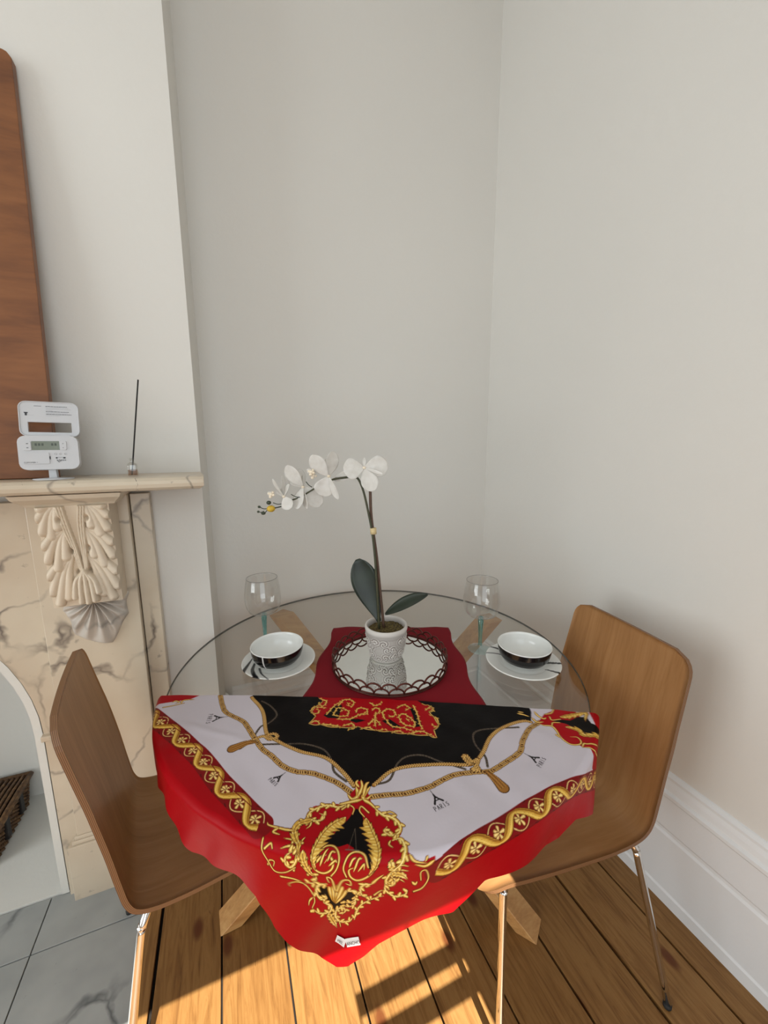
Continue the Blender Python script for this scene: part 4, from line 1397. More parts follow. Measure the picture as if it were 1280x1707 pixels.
UL = [(0, -0.52), (0.05, -0.553), (0.12, -0.555), (0.19, -0.535), (0.215, -0.50), (0.26, -0.43), (0.33, -0.388), (0.37, -0.358), (0.40, -0.31), (0.415, -0.235), (0.432, -0.178), (0.46, -0.164), (0.49, -0.154), (0.515, -0.114), (0.54, -0.092), (0.563, -0.068), (0.574, -0.035)]
UR = [(0, 0.525), (0.03, 0.585), (0.10, 0.655), (0.15, 0.672), (0.175, 0.655), (0.20, 0.60), (0.227, 0.535), (0.26, 0.47), (0.31, 0.44), (0.345, 0.36), (0.366, 0.296), (0.39, 0.234), (0.4235, 0.214), (0.458, 0.190), (0.475, 0.135), (0.50, 0.088), (0.5225, 0.053), (0.555, 0.022), (0.574, -0.012)]
ZT = TZ + 0.0040
RC_ = TR + 0.006


def drape(U, Vv, inset=0.0):
    px_ = SM.x + U * e_u.x + Vv * e_v.x - CX
    py_ = SM.y + U * e_u.y + Vv * e_v.y - CY
    rho = np.hypot(px_, py_)
    th = np.arctan2(py_, px_)
    s = np.maximum(rho - RC_, 0.0)
    rb = 0.012
    ab = np.clip(s / rb, 0, PI / 2)
    rr = np.where(s > 0, RC_ + rb * np.sin(ab), rho)
    drop = np.where(s > 0, rb * (1 - np.cos(ab)) + np.maximum(s - rb * PI / 2, 0), 0.0)
    g = np.clip((s - 0.01) / 0.18, 0, 1.2)
    wave = 0.010 * g * (np.sin(th * 11.0 + 0.6) + 0.6 * np.sin(th * 17.0 + 2.1)) + 0.005 * g * np.sin(th * 29 + Vv * 40) - 0.004 * g
    wave = np.maximum(wave, -0.012)
    rr = rr + wave - inset
    flat = 0.0009 * np.sin(U * 23 + Vv * 31 + 1.2) * np.sin(U * 41 - Vv * 17) + 0.0005 * np.sin(U * 75 + np.sin(Vv * 40) * 2) + 0.0011
    crease = 0.0022 * np.exp(-((Vv - 0.12 - 0.25 * (U + 0.33)) / 0.010) ** 2) * np.exp(-((U + 0.36) / 0.10) ** 2)
    fl = np.clip(1 - s / 0.01, 0, 1)
    return CX + rr * np.cos(th), CY + rr * np.sin(th), ZT + (flat + crease) * fl - drop - inset


def scarf_grid(nu, nv):
    v = np.linspace(0, 0.574, nv)
    ul = np.interp(v, [a for a, b in UL], [b for a, b in UL])
    ur = np.interp(v, [a for a, b in UR], [b for a, b in UR])
    kk = np.ones(7) / 7
    ul = np.convolve(np.pad(ul, 3, mode='edge'), kk, 'valid')
    ur = np.convolve(np.pad(ur, 3, mode='edge'), kk, 'valid')
    t = np.linspace(0, 1, nu)
    U = ul[:, None] + (ur - ul)[:, None] * t[None, :]
    Vv = np.repeat(v[:, None], nu, 1)
    fold = -0.010 + 0.026 * ((U + 0.13) / 0.6) ** 2
    Vv = Vv + np.clip(1 - Vv / 0.12, 0, 1) * fold
    return U.ravel(), Vv.ravel()


def grid_mesh(name, X, Y, Z, nu, nv):
    me = bpy.data.meshes.new(name)
    co = np.stack([X, Y, Z], 1).astype(np.float32)
    a = (np.arange(nv - 1)[:, None] * nu + np.arange(nu - 1)[None, :]).ravel()
    q = np.stack([a, a + 1, a + nu + 1, a + nu], 1).astype(np.int32)
    me.vertices.add(len(co))
    me.vertices.foreach_set('co', co.ravel())
    me.loops.add(q.size)
    me.loops.foreach_set('vertex_index', q.ravel())
    me.polygons.add(len(q))
    me.polygons.foreach_set('loop_start', np.arange(0, q.size, 4, dtype=np.int32))
    me.polygons.foreach_set('use_smooth', np.ones(len(q), bool))
    me.update(calc_edges=True)
    me.validate()
    return me


def silk(k):
    co = k.coords('Object')
    k.bump(k.noise(co, 35, 3, 0.6), 0.10, 0.006)
    return k


M_SILK = silk(print_mat('printed_silk', 0.42, **{'Sheen Weight': 0.0, 'Specular IOR Level': 0.10})).m
SO = Vector((SM.x, SM.y, TZ))
nu, nv = 980, 520
U_, V_ = scarf_grid(nu, nv)
X_, Y_, Z_ = drape(U_, V_)
me = grid_mesh('silk_scarf', X_ - SO.x, Y_ - SO.y, Z_ - SO.z, nu, nv)
set_colors(me, cv.sample(U_, V_))
scarf = finish('silk_scarf', me, M_SILK, None, False, loc=SO)
tag(scarf, 'red silk scarf printed with gold scrolls and chains, draped over the glass table', 'scarf')
# underside layer of the folded silk
nu, nv = 200, 110
U2, V2 = scarf_grid(nu, nv)
U2 = U2 * 0.992
V2 = V2 * 0.992
X2, Y2, Z2 = drape(U2, V2, 0.0020)
me = grid_mesh('under_layer', X2 - SO.x, Y2 - SO.y, np.where(np.hypot(X2 - CX, Y2 - CY) < RC_ - 0.004, np.maximum(Z2, TZ + 0.0024), Z2) - SO.z, nu, nv)
o = finish('under_layer', me, fabric('plain_red_silk', rgb(170, 12, 26), 0.4, 0.2), scarf, False)


# woven maker's tag near the tip
def on_scarf(u, v, lift=0.0012):
    x, y, z = drape(np.array([u]), np.array([v]))
    r = Vector((x[0] - CX, y[0] - CY, 0)).normalized()
    return Vector((x[0], y[0], z[0])) + r * lift - SO


M_TAG = fabric('white_woven_tag', rgb(232, 228, 226), 0.7, 0.0)
M_INK = plain('black_ink', rgb(18, 16, 18), 0.7)


def label_frame(u, v, ang):
    ca, sa = math.cos(ang), math.sin(ang)
    return lambda a, b, l: on_scarf(u + a * ca - b * sa, v - a * sa - b * ca, l)


def tag_piece(fr, w, h):
    V, Fc = [], []
    for j in range(5):
        for i in range(13):
            V.append(fr(-w / 2 + w * i / 12, -h / 2 + h * j / 4, 0.0020))
    for j in range(4):
        for i in range(12):
            q = j * 13 + i
            Fc.append((q, q + 1, q + 14, q + 13))
    return mesh('woven_tag', V, Fc, M_TAG, scarf, True)


def text_on(fr, txt, size, x0, y0, name, par, lift):
    cu = bpy.data.curves.new('tmp_text', 'FONT')
    cu.body = txt
    cu.size = size
    to = bpy.data.objects.new('tmp_text', cu)
    COL.objects.link(to)
    dg = bpy.context.evaluated_depsgraph_get()
    tm = bpy.data.meshes.new_from_object(to.evaluated_get(dg))
    bpy.data.objects.remove(to)
    bpy.data.curves.remove(cu)
    vs_ = [fr(x0 + q.co.x, y0 + q.co.y, lift) for q in tm.vertices]
    fs = [tuple(p.vertices) for p in tm.polygons]
    bpy.data.meshes.remove(tm)
    return mesh(name, vs_, fs, M_INK, par)


fr = label_frame(0.0, 0.524, math.radians(20))
tg = tag_piece(fr, 0.030, 0.0138)
tg['label'] = 'white woven maker tag with black letters'
text_on(fr, 'ANCHO', 0.0080, -0.0135, -0.003, 'lettering', tg, 0.0034)
fr2 = label_frame(-0.0255, 0.527, math.radians(-24))
tg2 = tag_piece(fr2, 0.020, 0.0138)
text_on(fr2, 'MEL', 0.0072, -0.0070, -0.003, 'lettering', tg2, 0.0034)

# ------------------------------------------------------------------ tray with mirror
M_COPPER = plain('aged_copper', rgb(92, 52, 44), 0.4, 0.85, 0.12, 60)
M_MIRROR = plain('mirror', (0.86, 0.88, 0.86, 1), 0.02, 1.0, 0.01)
TC = (0.400, 0.953)
zt = TZ + 0.0016
tray = root('mirror_tray', 'round mirrored tray with scalloped copper rim on the burgundy cloth', 'tray', (TC[0], TC[1], zt))
RT = 0.161
lathe('mirror_base', [(0, 0), (RT - 0.002, 0), (RT - 0.002, 0.005), (0, 0.005)], M_MIRROR, tray, 96, smooth=False)
for z in (0.002, 0.0072):
    v, f = tube_data([(RT * math.cos(2 * PI * i / 120), RT * math.sin(2 * PI * i / 120), z) for i in range(120)], 0.0018, 8, True)
    mesh('rim_ring', v, f, M_COPPER, tray, True)
NS = 27
st = 2 * PI / NS
arc = []
for i in range(15):
    a = PI * i / 14
    w = -math.cos(a) * st * 0.5
    arc.append((RT * math.cos(w), RT * math.sin(w), 0.0072 + 0.0150 * math.sin(a)))
v, f = tube_data(arc, 0.0023, 8)
sm_ = bpy.data.meshes.new('scallop')
sm_.from_pydata([tuple(x) for x in v], [], f)
sm_.materials.append(M_COPPER)
sm_.polygons.foreach_set('use_smooth', [True] * len(sm_.polygons))
for row in range(2):
    for i in range(NS):
        o = bpy.data.objects.new('scallop', sm_)
        COL.objects.link(o)
        o.parent = tray
        o.rotation_euler = (0, 0, st * (i + 0.5 * row))
        o.location = (0, 0, 0.0125 * row)

# ------------------------------------------------------------------ orchid
PB = Vector((0.401, 0.980, zt + 0.0052))
orc = root('potted_orchid', 'white orchid in a pale embossed pot standing on the mirrored tray', 'plant', PB)
OD = PB.x * math.sin(YAW) + PB.y * math.cos(YAW)


def Q(px, py, dd=0.0):
    return P(px, py, OD + dd) - PB


k = N('embossed_pot')
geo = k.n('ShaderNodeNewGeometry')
k.col(k.ramp(geo.outputs['Pointiness'], [(0.47, rgb(128, 118, 112)), (0.53, rgb(206, 200, 194))]))  # colour goes darker in the hollows and paler on the raised relief
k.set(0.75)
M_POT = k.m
pr = [(0.0, 0.0), (0.040, 0.0), (0.0435, 0.003), (0.048, 0.02), (0.0515, 0.04), (0.054, 0.06), (0.056, 0.08), (0.0575, 0.086), (0.0585, 0.092), (0.0575, 0.0975), (0.055, 0.0995), (0.0525, 0.0985), (0.0515, 0.094), (0.051, 0.085), (0.050, 0.078)]
pr = [(r * 1.05, z) for r, z in pr]
seg = 220
fine = []
for (a, b) in zip(pr[:-1], pr[1:]):
    nsub = 14 if 0.0025 < a[1] < 0.081 and a[0] > 0.043 and b[1] > a[1] else 1
    for i in range(nsub):
        t = i / nsub
        fine.append((a[0] + (b[0] - a[0]) * t, a[1] + (b[1] - a[1]) * t))
fine.append(pr[-1])
v, f = lathe_data(fine, seg)
va = np.array(v)
th_ = np.arctan2(va[:, 1], va[:, 0])
rr_ = np.hypot(va[:, 0], va[:, 1])
outer_m = np.zeros(len(va))
for i, (r, z) in enumerate(fine):
    if 0.004 < z < 0.080 and i < len(fine) - 6:
        outer_m[i * seg:(i + 1) * seg] = min(1, (z - 0.004) / 0.006, (0.080 - z) / 0.006)
disp = np.zeros(len(va))
r2 = random.Random(3)
for c in range(90):
    ct, cz = r2.uniform(-PI, PI), r2.uniform(0.006, 0.078)
    dt = (th_ - ct + PI) % (2 * PI) - PI
    dx, dz = dt * 0.052, va[:, 2] - cz
    d = np.hypot(dx, dz)
    ph = np.arctan2(dz, dx)
    sg = r2.choice((-1, 1))
    disp = np.maximum(disp, np.exp(-(d / 0.009) ** 2) * (0.55 + 0.45 * np.cos(d * 900 + sg * ph * 2 + c)) * 0.0042)
rn = rr_ + (disp - 0.0012) * outer_m
va[:, 0], va[:, 1] = rn * np.cos(th_), rn * np.sin(th_)
pot = mesh('pot', va.tolist(), f, M_POT, orc, True)
k = N('potting_moss')
co = k.coords()
k.col(k.ramp(k.noise(co, 180, 4, 0.7), [(0.35, rgb(42, 34, 20)), (0.5, rgb(88, 72, 38)), (0.68, rgb(120, 108, 60))]))
k.set(0.95)
M_SOIL = k.m
V, Fc = [], []
nr, na_ = 16, 60
for i in range(nr + 1):
    for a in range(na_):
        r = 0.0515 * i / nr
        w = 2 * PI * a / na_
        V.append((r * math.cos(w), r * math.sin(w), 0.083 + 0.004 * (1 - (i / nr) ** 2) + r2.uniform(-0.0018, 0.0018)))
for i in range(nr):
    for a in range(na_):
        Fc.append((i * na_ + a, i * na_ + (a + 1) % na_, (i + 1) * na_ + (a + 1) % na_, (i + 1) * na_ + a))
mesh('soil', V, Fc, M_SOIL, orc)
M_STEM = plain('orchid_stem_green', rgb(62, 62, 40), 0.55, 0, 0.2, 90)
M_STAKE = plain('brown_stake', rgb(84, 60, 46), 0.6, 0, 0.15, 90)
M_TWIG = plain('dark_green_twig', rgb(40, 48, 34), 0.5, 0, 0.1, 80)
k = N('orchid_leaf')
co = k.coords()
k.col(k.ramp(k.noise(co, 14, 3), [(0.3, rgb(26, 34, 26)), (0.7, rgb(44, 54, 42))]))
k.set(0.36)
M_LEAF = k.m
k = N('orchid_petal')
co = k.coords()
k.col(k.ramp(k.noise(co, 60, 3), [(0.3, rgb(222, 218, 212)), (0.7, rgb(240, 238, 234))]))
k.set(0.6, **{'Subsurface Weight': 0.0})
tl = k.n('ShaderNodeBsdfTranslucent')
tl.inputs[0].default_value = rgb(240, 236, 228)
mx = k.n('ShaderNodeMixShader')
mx.inputs[0].default_value = 0.3
k.l(k.b.outputs[0], mx.inputs[1])
k.l(tl.outputs[0], mx.inputs[2])
k.l(mx.outputs[0], k.o.inputs[0])
M_PETAL = k.m
M_LIP = plain('orchid_lip', rgb(232, 218, 196), 0.6, 0, 0.15, 200)
M_YELLOW = plain('yellow_bud', rgb(206, 168, 52), 0.5, 0, 0.15, 120)
M_BUD = plain('green_bud', rgb(54, 62, 46), 0.5, 0, 0.15, 120)
M_TIE = plain('raffia_tie', rgb(206, 184, 138), 0.8)

stk = [Q(640, 1048), Q(634, 990), Q(628, 930), Q(621, 880), Q(618, 850), Q(617, 818)]
tube('stake', stk, 0.0040, M_STAKE, orc, 10, 4)
stm = [Q(632, 1048, -0.006), Q(629, 990, -0.006), Q(625, 930, -0.006), Q(620, 886, -0.006), Q(613, 850, -0.006), Q(606, 820, -0.004), Q(598, 800), Q(590, 795), Q(575, 796), Q(556, 799), Q(536, 808), Q(520, 817), Q(500, 829), Q(486, 834), Q(472, 843), Q(458, 847)]
stem = tube('stem', stm, [0.0036, 0.0034, 0.0032, 0.0031, 0.003, 0.003, 0.003, 0.003, 0.0028, 0.0026, 0.0024, 0.0022, 0.002, 0.0019, 0.0017, 0.0015], M_STEM, orc, 10, 5)
tube('tie', [Q(622, 880, -0.003), Q(622.5, 890, -0.003)], 0.0088, M_TIE, orc, 12)


def blade(name, base, tip, width, up, mat, curl=0.2, cup=0.25, parent=None, shape=1.0, sag=0.0):
    """leaf blade from base to tip, 'up' gives the face normal"""
    base, tip, up = Vector(base), Vector(tip), Vector(up)
    ax = tip - base
    ln = ax.length
    ax.normalize()
    sd = ax.cross(up).normalized()
    nn_ = sd.cross(ax).normalized()
    V, Fc = [], []
    n, m = 18, 8
    for i in range(n + 1):
        t = i / n
        w = width * (math.sin(PI * min(1, t ** shape * 0.97 + 0.015))) ** 0.62
        c = base + ax * (ln * t) + nn_ * (curl * ln * (t * (1 - t)) - sag * ln * t * t)
        for j in range(m + 1):
            s = j / m * 2 - 1
            V.append(c + sd * (w / 2 * s) + nn_ * (cup * w / 2 * (s * s)))
    for i in range(n):
        for j in range(m):
            q = i * (m + 1) + j
            Fc.append((q, q + 1, q + m + 2, q + m + 1))
    o = mesh(name, V, Fc, mat, parent, True)
    o.modifiers.new('thickness', 'SOLIDIFY').thickness = 0.0007
    return o


vd = Vector((math.sin(YAW), math.cos(YAW), 0))        # away from the photographer
rt = Vector((math.cos(YAW), -math.sin(YAW), 0))
blade('leaf', Q(632, 1036, -0.004), Q(596, 932, 0.012), 0.078, -vd + rt * 0.10, M_LEAF, -0.10, 0.14, orc, 1.55)
blade('leaf', Q(642, 1024, -0.002), Q(713, 991, -0.035), 0.042, Vector((0.15, -0.55, 0.8)), M_LEAF, 0.16, 0.25, orc, 1.1)

FL = [
    # centre px, depth offset, lip direction (right, away, up), petals as (px, py, width, facing right/up tilt)
    ((607, 780), 0.0, [((573, 783), 0.040, 0.1), ((646, 776), 0.040, -0.1), ((622, 818), 0.032, 0.0), ((607, 763), 0.006, 0.0), ((638, 790), 0.006, 0.3), ((558, 800), 0.018, 0.8)], None),
    ((548, 794), -0.005, [((519, 760), 0.024, 0.5), ((556, 753), 0.022, 0.7), ((543, 765), 0.010, 0.9), ((536, 826), 0.030, 0.3), ((564, 832), 0.014, 0.8)], (519, 787)),
    ((505, 812), 0.004, [((478, 777), 0.024, 0.6), ((499, 782), 0.016, 0.8), ((505, 793), 0.010, 0.9), ((535, 842), 0.026, 0.2), ((512, 848), 0.014, 0.8), ((486, 800), 0.018, 0.7), ((494, 848), 0.020, 0.5)], (522, 792)),
    ((473, 828), -0.004, [((455, 799), 0.012, 0.8), ((471, 793), 0.009, 0.9), ((484, 848), 0.020, 0.4), ((468, 815), 0.018, 0.5), ((482, 808), 0.012, 0.8)], (452, 824)),
]
for (c, dd, pts, lip) in FL:
    c0 = Q(c[0], c[1], dd)
    fl = mesh('flower', *lathe_data([(0.0, -0.004), (0.004, -0.002), (0.005, 0.001), (0.003, 0.004), (0.0, 0.005)], 14), M_LIP, orc, True)
    fl.location = c0
    for i, (t, w, tilt) in enumerate(pts):
        tp = Q(t[0], t[1], dd + (0.010 if i % 2 else -0.012)) - c0
        tilt *= 0.72
        up = (-vd * (1 - tilt) + rt * (tilt if i % 2 else -tilt) + Vector((0, 0, 0.25)))
        blade('petal', tp * 0.03, tp * 1.02, w * (1.45 if c[0] > 580 else 1.85), up, M_PETAL, 0.10, 0.16, fl, 1.35)
    if lip:
        lp = Q(lip[0], lip[1], dd - 0.01) - c0
        prt = []
        for k_, (dx, dz, r) in enumerate(((0, 0, 0.006), (-0.006, 0.002, 0.0045), (0.004, 0.005, 0.004), (-0.002, -0.006, 0.005), (0.006, -0.002, 0.004))):
            v, f = lathe_data([(0, -r), (r * 0.8, -r * 0.6), (r, 0), (r * 0.8, r * 0.6), (0, r)], 10)
            o_ = lp + rt * dx + Vector((0, 0, dz))
            prt.append(([Vector(x) + o_ for x in v], f))
        v, f = join_data(prt)
        mesh('lip', v, f, M_LIP, fl, True)
        blade('petal', lp * 0.9 - rt * 0.002, lp * 1.25 + Vector((0, 0, 0.004)), 0.012, -vd, M_PETAL, 0.2, 0.6, fl)
for (x, y, r, mt, stretch) in ((451.6, 848, 0.0115, M_YELLOW, 0.8), (448, 838, 0.0065, M_BUD, 0.85), (432, 845, 0.0042, M_BUD, 0.8), (430.5, 853, 0.0035, M_BUD, 0.9), (439, 855.5, 0.0062, M_BUD, 0.7)):
    v, f = lathe_data([(0, -r)] + [(r * math.cos(a), r * math.sin(a) * 1.0) for a in [(-PI / 2) + PI * i / 8 for i in range(1, 8)]] + [(0, r)], 14)
    v = [Vector((a, b, c * stretch)) for a, b, c in v]
    mesh('bud', v, f, mt, orc, True, loc=Q(x, y, -0.008))
for a, b in (((472, 843), (452, 846)), ((470, 840), (455, 838)), ((446, 848), (432, 845)), ((446, 849), (440, 855)), ((440, 852), (431, 853)), ((520, 812), (510, 803)), ((500, 829), (485, 824))):
    tube('twig', [Q(a[0], a[1], -0.006), Q((a[0] + b[0]) / 2, (a[1] + b[1]) / 2 + 1.5, -0.008), Q(b[0], b[1], -0.008)], 0.0011, M_TWIG, orc, 8, 3)

# ------------------------------------------------------------------ wine glasses
M_CLEAR = thin_glass('clear_glass', (0.965, 0.965, 0.96, 1), 1.42, 0.0, 0.015)
M_TEAL = thin_glass('teal_glass', (0.52, 0.86, 0.88, 1), 1.5, 0.02, 0.08)
M_TEALFOOT = thin_glass('pale_teal_glass', (0.82, 0.90, 0.90, 1), 1.5, 0.03, 0.02)


M_GRIM = plain('glass_rim', rgb(120, 116, 110), 0.1)


def wine_glass(label, loc):
    g = root('wine_glass', label, 'glass', loc)
    lathe('foot', [(0.0, 0.0), (0.034, 0.0), (0.0352, 0.0012), (0.034, 0.0026), (0.018, 0.0055), (0.009, 0.010), (0.0065, 0.014)], M_TEALFOOT, g, 56)
    lathe('stem', [(0.0065, 0.014), (0.0055, 0.022), (0.0056, 0.040), (0.0066, 0.060), (0.0078, 0.080), (0.0088, 0.092), (0.0082, 0.095), (0.0090, 0.098), (0.0084, 0.101), (0.0088, 0.104), (0.0, 0.107)], M_TEAL, g, 8)
    out_ = [(0.0, 0.1035), (0.010, 0.1045), (0.029, 0.107), (0.0425, 0.115), (0.0502, 0.129), (0.0530, 0.146), (0.0534, 0.163), (0.0522, 0.180), (0.0498, 0.197), (0.0468, 0.212), (0.0455, 0.218)]
    prof = out_ + [(0.0449, 0.2188)] + [(max(0, r - 0.0012), z + (0.0016 if r < 0.03 else 0.0)) for r, z in out_[::-1]]
    bo = lathe('bowl', prof, M_CLEAR, g, 64)
    v, f = tube_data([(0.0451 * math.cos(2 * PI * i / 64), 0.0451 * math.sin(2 * PI * i / 64), 0.2188) for i in range(64)], 0.0006, 6, True)
    mesh('rim', v, f, M_GRIM, bo, True)
    return g


wine_glass('teal-stemmed wine glass behind the bowl with the vertical white stripe', (0.083, 1.192, TZ + 0.0005))
wine_glass('teal-stemmed wine glass whose whole foot shows between tray and plate', (0.680, 0.915, TZ + 0.0005))

# ------------------------------------------------------------------ plates and bowls
M_CHINA = print_mat('printed_porcelain', 0.12).m
BK = (22, 20, 22)


def plate(label, loc, strokes):
    c = Canvas(-0.11, 0.11, -0.11, 0.11, 0.0006, (226, 226, 222))
    for w0, w1, p in strokes:
        c.stroke(p, w0, BK, w1)
    pr_ = [(0.0, 0.0), (0.052, 0.0), (0.055, 0.003), (0.060, 0.0045), (0.099, 0.0125), (0.1012, 0.0142), (0.1005, 0.0160), (0.098, 0.0162), (0.068, 0.0092), (0.062, 0.0066), (0.056, 0.0050), (0.0, 0.0045)]
    fine = []
    for a, b in zip(pr_[:-1], pr_[1:]):
        ns = max(1, int(abs(b[0] - a[0]) / 0.0014)) if a[1] > 0.004 else 1
        fine += [(a[0] + (b[0] - a[0]) * i / ns, a[1] + (b[1] - a[1]) * i / ns) for i in range(ns)]
    fine.append(pr_[-1])
    v, f = lathe_data(fine, 200)
    o = mesh('side_plate', v, f, M_CHINA, None, True, loc=loc)
    va_ = np.array(v)
    set_colors(o.data, c.sample(va_[:, 0], va_[:, 1]))
    return tag(o, label, 'plate')


def bowl(label, loc, paint):
    """paint gets angle and height arrays of the outside and returns the black mask"""
    out_ = [(0.0, 0.0), (0.030, 0.0), (0.032, 0.003), (0.034, 0.005), (0.046, 0.009), (0.058, 0.017), (0.066, 0.028), (0.0700, 0.040), (0.0715, 0.052), (0.0722, 0.058)]
    fine = []
    for a, b in zip(out_[:-1], out_[1:]):
        fine += [(a[0] + (b[0] - a[0]) * i / 7, a[1] + (b[1] - a[1]) * i / 7) for i in range(7)]
    fine.append(out_[-1])
    no = len(fine)
    inn = [(0.0714, 0.0592), (0.0702, 0.0588), (0.0690, 0.052), (0.0672, 0.040), (0.063, 0.029), (0.055, 0.0195), (0.044, 0.012), (0.028, 0.0075), (0.0, 0.006)]
    v, f = lathe_data(fine + inn, 240)
    o = mesh('cereal_bowl', v, f, M_CHINA, None, True, loc=loc)
    va_ = np.array(v)
    ang = np.arctan2(va_[:, 1], va_[:, 0])
    msk = paint(ang, va_[:, 2]) * (np.arange(len(v)) < no * 240)
    w_, b_ = np.array([lin(228), lin(229), lin(226)]), np.array([lin(16), lin(15), lin(17)])
    set_colors(o.data, w_ * (1 - msk[:, None]) + b_ * msk[:, None])
    return tag(o, label, 'bowl')


def ad(a, deg):
    return np.abs((a - math.radians(deg) + PI) % (2 * PI) - PI)


def band_mask(z):
    return np.clip((z - 0.0165) / 0.0012, 0, 1) * np.clip((0.0570 - z) / 0.0008, 0, 1)


PL, PR = (0.108, 1.068, TZ + 0.0004), (0.742, 0.800, TZ + 0.0004)
plate('white plate with three black curved stripes beside the burgundy cloth', PL, [
    (0.002, 0.011, [(-0.070, 0.035), (-0.084, 0.002), (-0.100, -0.040)]),
    (0.005, 0.014, [(-0.066, 0.01), (-0.074, -0.03), (-0.068, -0.080)]),
    (0.006, 0.003, [(-0.055, -0.015), (-0.052, -0.055), (-0.038, -0.100)])])
plate('white plate with black stripes crossing its rim beside the plywood chair back', PR, [
    (0.010, 0.004, [(-0.010, 0.062), (-0.026, 0.080), (-0.045, 0.092)]),
    (0.004, 0.003, [(-0.02, 0.050), (-0.05, 0.062), (-0.085, 0.068)]),
    (0.010, 0.006, [(0.055, -0.03), (0.072, -0.050), (0.085, -0.066)]),
    (0.004, 0.011, [(0.030, -0.055), (0.036, -0.08), (0.042, -0.098)])])


def paint_l(a, z):
    m_ = band_mask(z)
    st_ = np.clip((0.034 - ad(a, 232)) / 0.012, 0, 1)
    st2 = np.clip((0.012 - np.abs(ad(a, 222) - (z - 0.05) * 3)) / 0.01, 0, 1) * (z > 0.02) * 0.0
    return m_ * (1 - np.maximum(st_, st2))


def paint_r(a, z):
    m_ = band_mask(z)
    d = ((a - math.radians(285) + PI) % (2 * PI)) - PI
    s1 = np.clip((0.020 - np.abs(d - (0.25 + 18 * (z - 0.018)))) / 0.012, 0, 1)
    s2 = np.clip((0.026 - np.abs(d - (0.40 + 9 * (z - 0.018)))) / 0.012, 0, 1)
    return m_ * (1 - np.maximum(s1 * 0.6, s2))


bowl('black-banded white bowl with one straight white stripe beside the burgundy cloth', (PL[0] - 0.004, PL[1] - 0.006, TZ + 0.0054), paint_l)
bowl('black-banded white bowl with curved white lines beside the plywood chair back', (PR[0], PR[1] - 0.003, TZ + 0.0054), paint_r)

# ------------------------------------------------------------------ things on the mantel
MZ = 1.279
board = root('wooden_board', 'tall reddish brown wooden board leaning on the chimney breast', 'board', (-0.388, 1.220, MZ + 0.001))
bw, bh, bt = 0.62, 0.975, 0.022
poly = [(0, 0), (0, bh - 0.014), (-0.008, bh - 0.003), (-0.016, bh), (-bw + 0.016, bh), (-bw + 0.008, bh - 0.003), (-bw, bh - 0.014), (-bw, 0)]
o = prism('panel', poly, 'y', 0, bt, M_BOARD, board, 0.0015)
o.rotation_euler = (-math.atan2(0.086, bh), 0, 0)
o.location = (0, 0, 0.0005)

M_WPLASTIC = plain('white_plastic', rgb(192, 193, 196), 0.4, 0, 0.01)
M_LCD = plain('grey_green_display', rgb(116, 124, 112), 0.2, 0, 0.06, 60)
M_SEG = plain('display_segments', rgb(70, 78, 70), 0.4)
M_PRINT = plain('dark_grey_print', rgb(52, 54, 58), 0.6)
M_LGREY = plain('pale_grey_print', rgb(176, 178, 182), 0.6)


def rrect(w, h, r, cx=0.0, cy=0.0, n=6):
    out_ = []
    for sx, sy, a0 in ((1, 1, 0), (-1, 1, 90), (-1, -1, 180), (1, -1, 270)):
        for i in range(n + 1):
            a = math.radians(a0 + 90 * i / n)
            out_.append((cx + sx * (w / 2 - r) + r * math.cos(a), cy + sy * (h / 2 - r) + r * math.sin(a)))
    return out_


mon = root('energy_display', 'white energy display with flipped-up lid on the mantel shelf', 'monitor', (-0.384, 1.185, MZ), math.radians(4))
bw_, bh_ = 0.114, 0.080
body = prism('body', rrect(bw_, bh_, 0.015), 'y', -0.009, 0.009, M_WPLASTIC, mon, 0.0012, loc=(0, 0, 0.063), rot=(math.radians(-8), 0, 0))


def flat(name, parent, x0, x1, z0, z1, mat, d=0.0006, yf=-0.0091):
    return box(name, x0, x1, yf - d, yf + 0.0004, z0, z1, mat, parent)


flat('screen', body, -0.031, 0.021, 0.006, 0.027, M_LCD, 0.0004)
for i in range(5):
    flat('segment', body, -0.025 + i * 0.0062 + (0.012 if i > 2 else 0), -0.021 + i * 0.0062 + (0.012 if i > 2 else 0), 0.016, 0.022, M_SEG, 0.0006)
prism('button_pad', rrect(0.013, 0.021, 0.0025, 0.0283, 0.0165), 'y', -0.0108, -0.0088, M_WPLASTIC, body, 0.0004)
prism('button_pad', rrect(0.013, 0.021, 0.0025, -0.0385, 0.0155), 'y', -0.0108, -0.0088, M_WPLASTIC, body, 0.0004)
for x, z in ((-0.0385, 0.021), (-0.0385, 0.0115)):
    flat('button_mark', body, x - 0.0018, x + 0.0018, z - 0.0007, z + 0.0007, M_PRINT, 0.0019)
for x, z in ((0.0283, 0.021), (0.0283, 0.011)):
    flat('button_mark', body, x - 0.0009, x + 0.0009, z - 0.0005, z + 0.0005, M_PRINT, 0.0019)
prism('battery_cover', rrect(0.048, 0.026, 0.001, -0.024, -0.0135), 'y', -0.0108, -0.0088, M_WPLASTIC, body, 0.0003)
flat('cover_notch', body, 0.0003, 0.0022, -0.016, -0.009, M_PRINT, 0.0007)
for i in range(3):
    v, f = tube_data([(0.012 + i * 0.0095 + 0.0022 * math.cos(2 * PI * q / 16), -0.0094, -0.0035 + 0.0022 * math.sin(2 * PI * q / 16)) for q in range(16)], 0.00035, 5, True)
    mesh('button_ring', v, f, M_LGREY, body, True)
flat('logo', body, 0.012, 0.0305, -0.0146, -0.0112, M_PRINT, 0.0004)
flat('logo_plate', body, 0.0155, 0.0262, -0.0146, -0.0119, M_WPLASTIC, 0.0007)
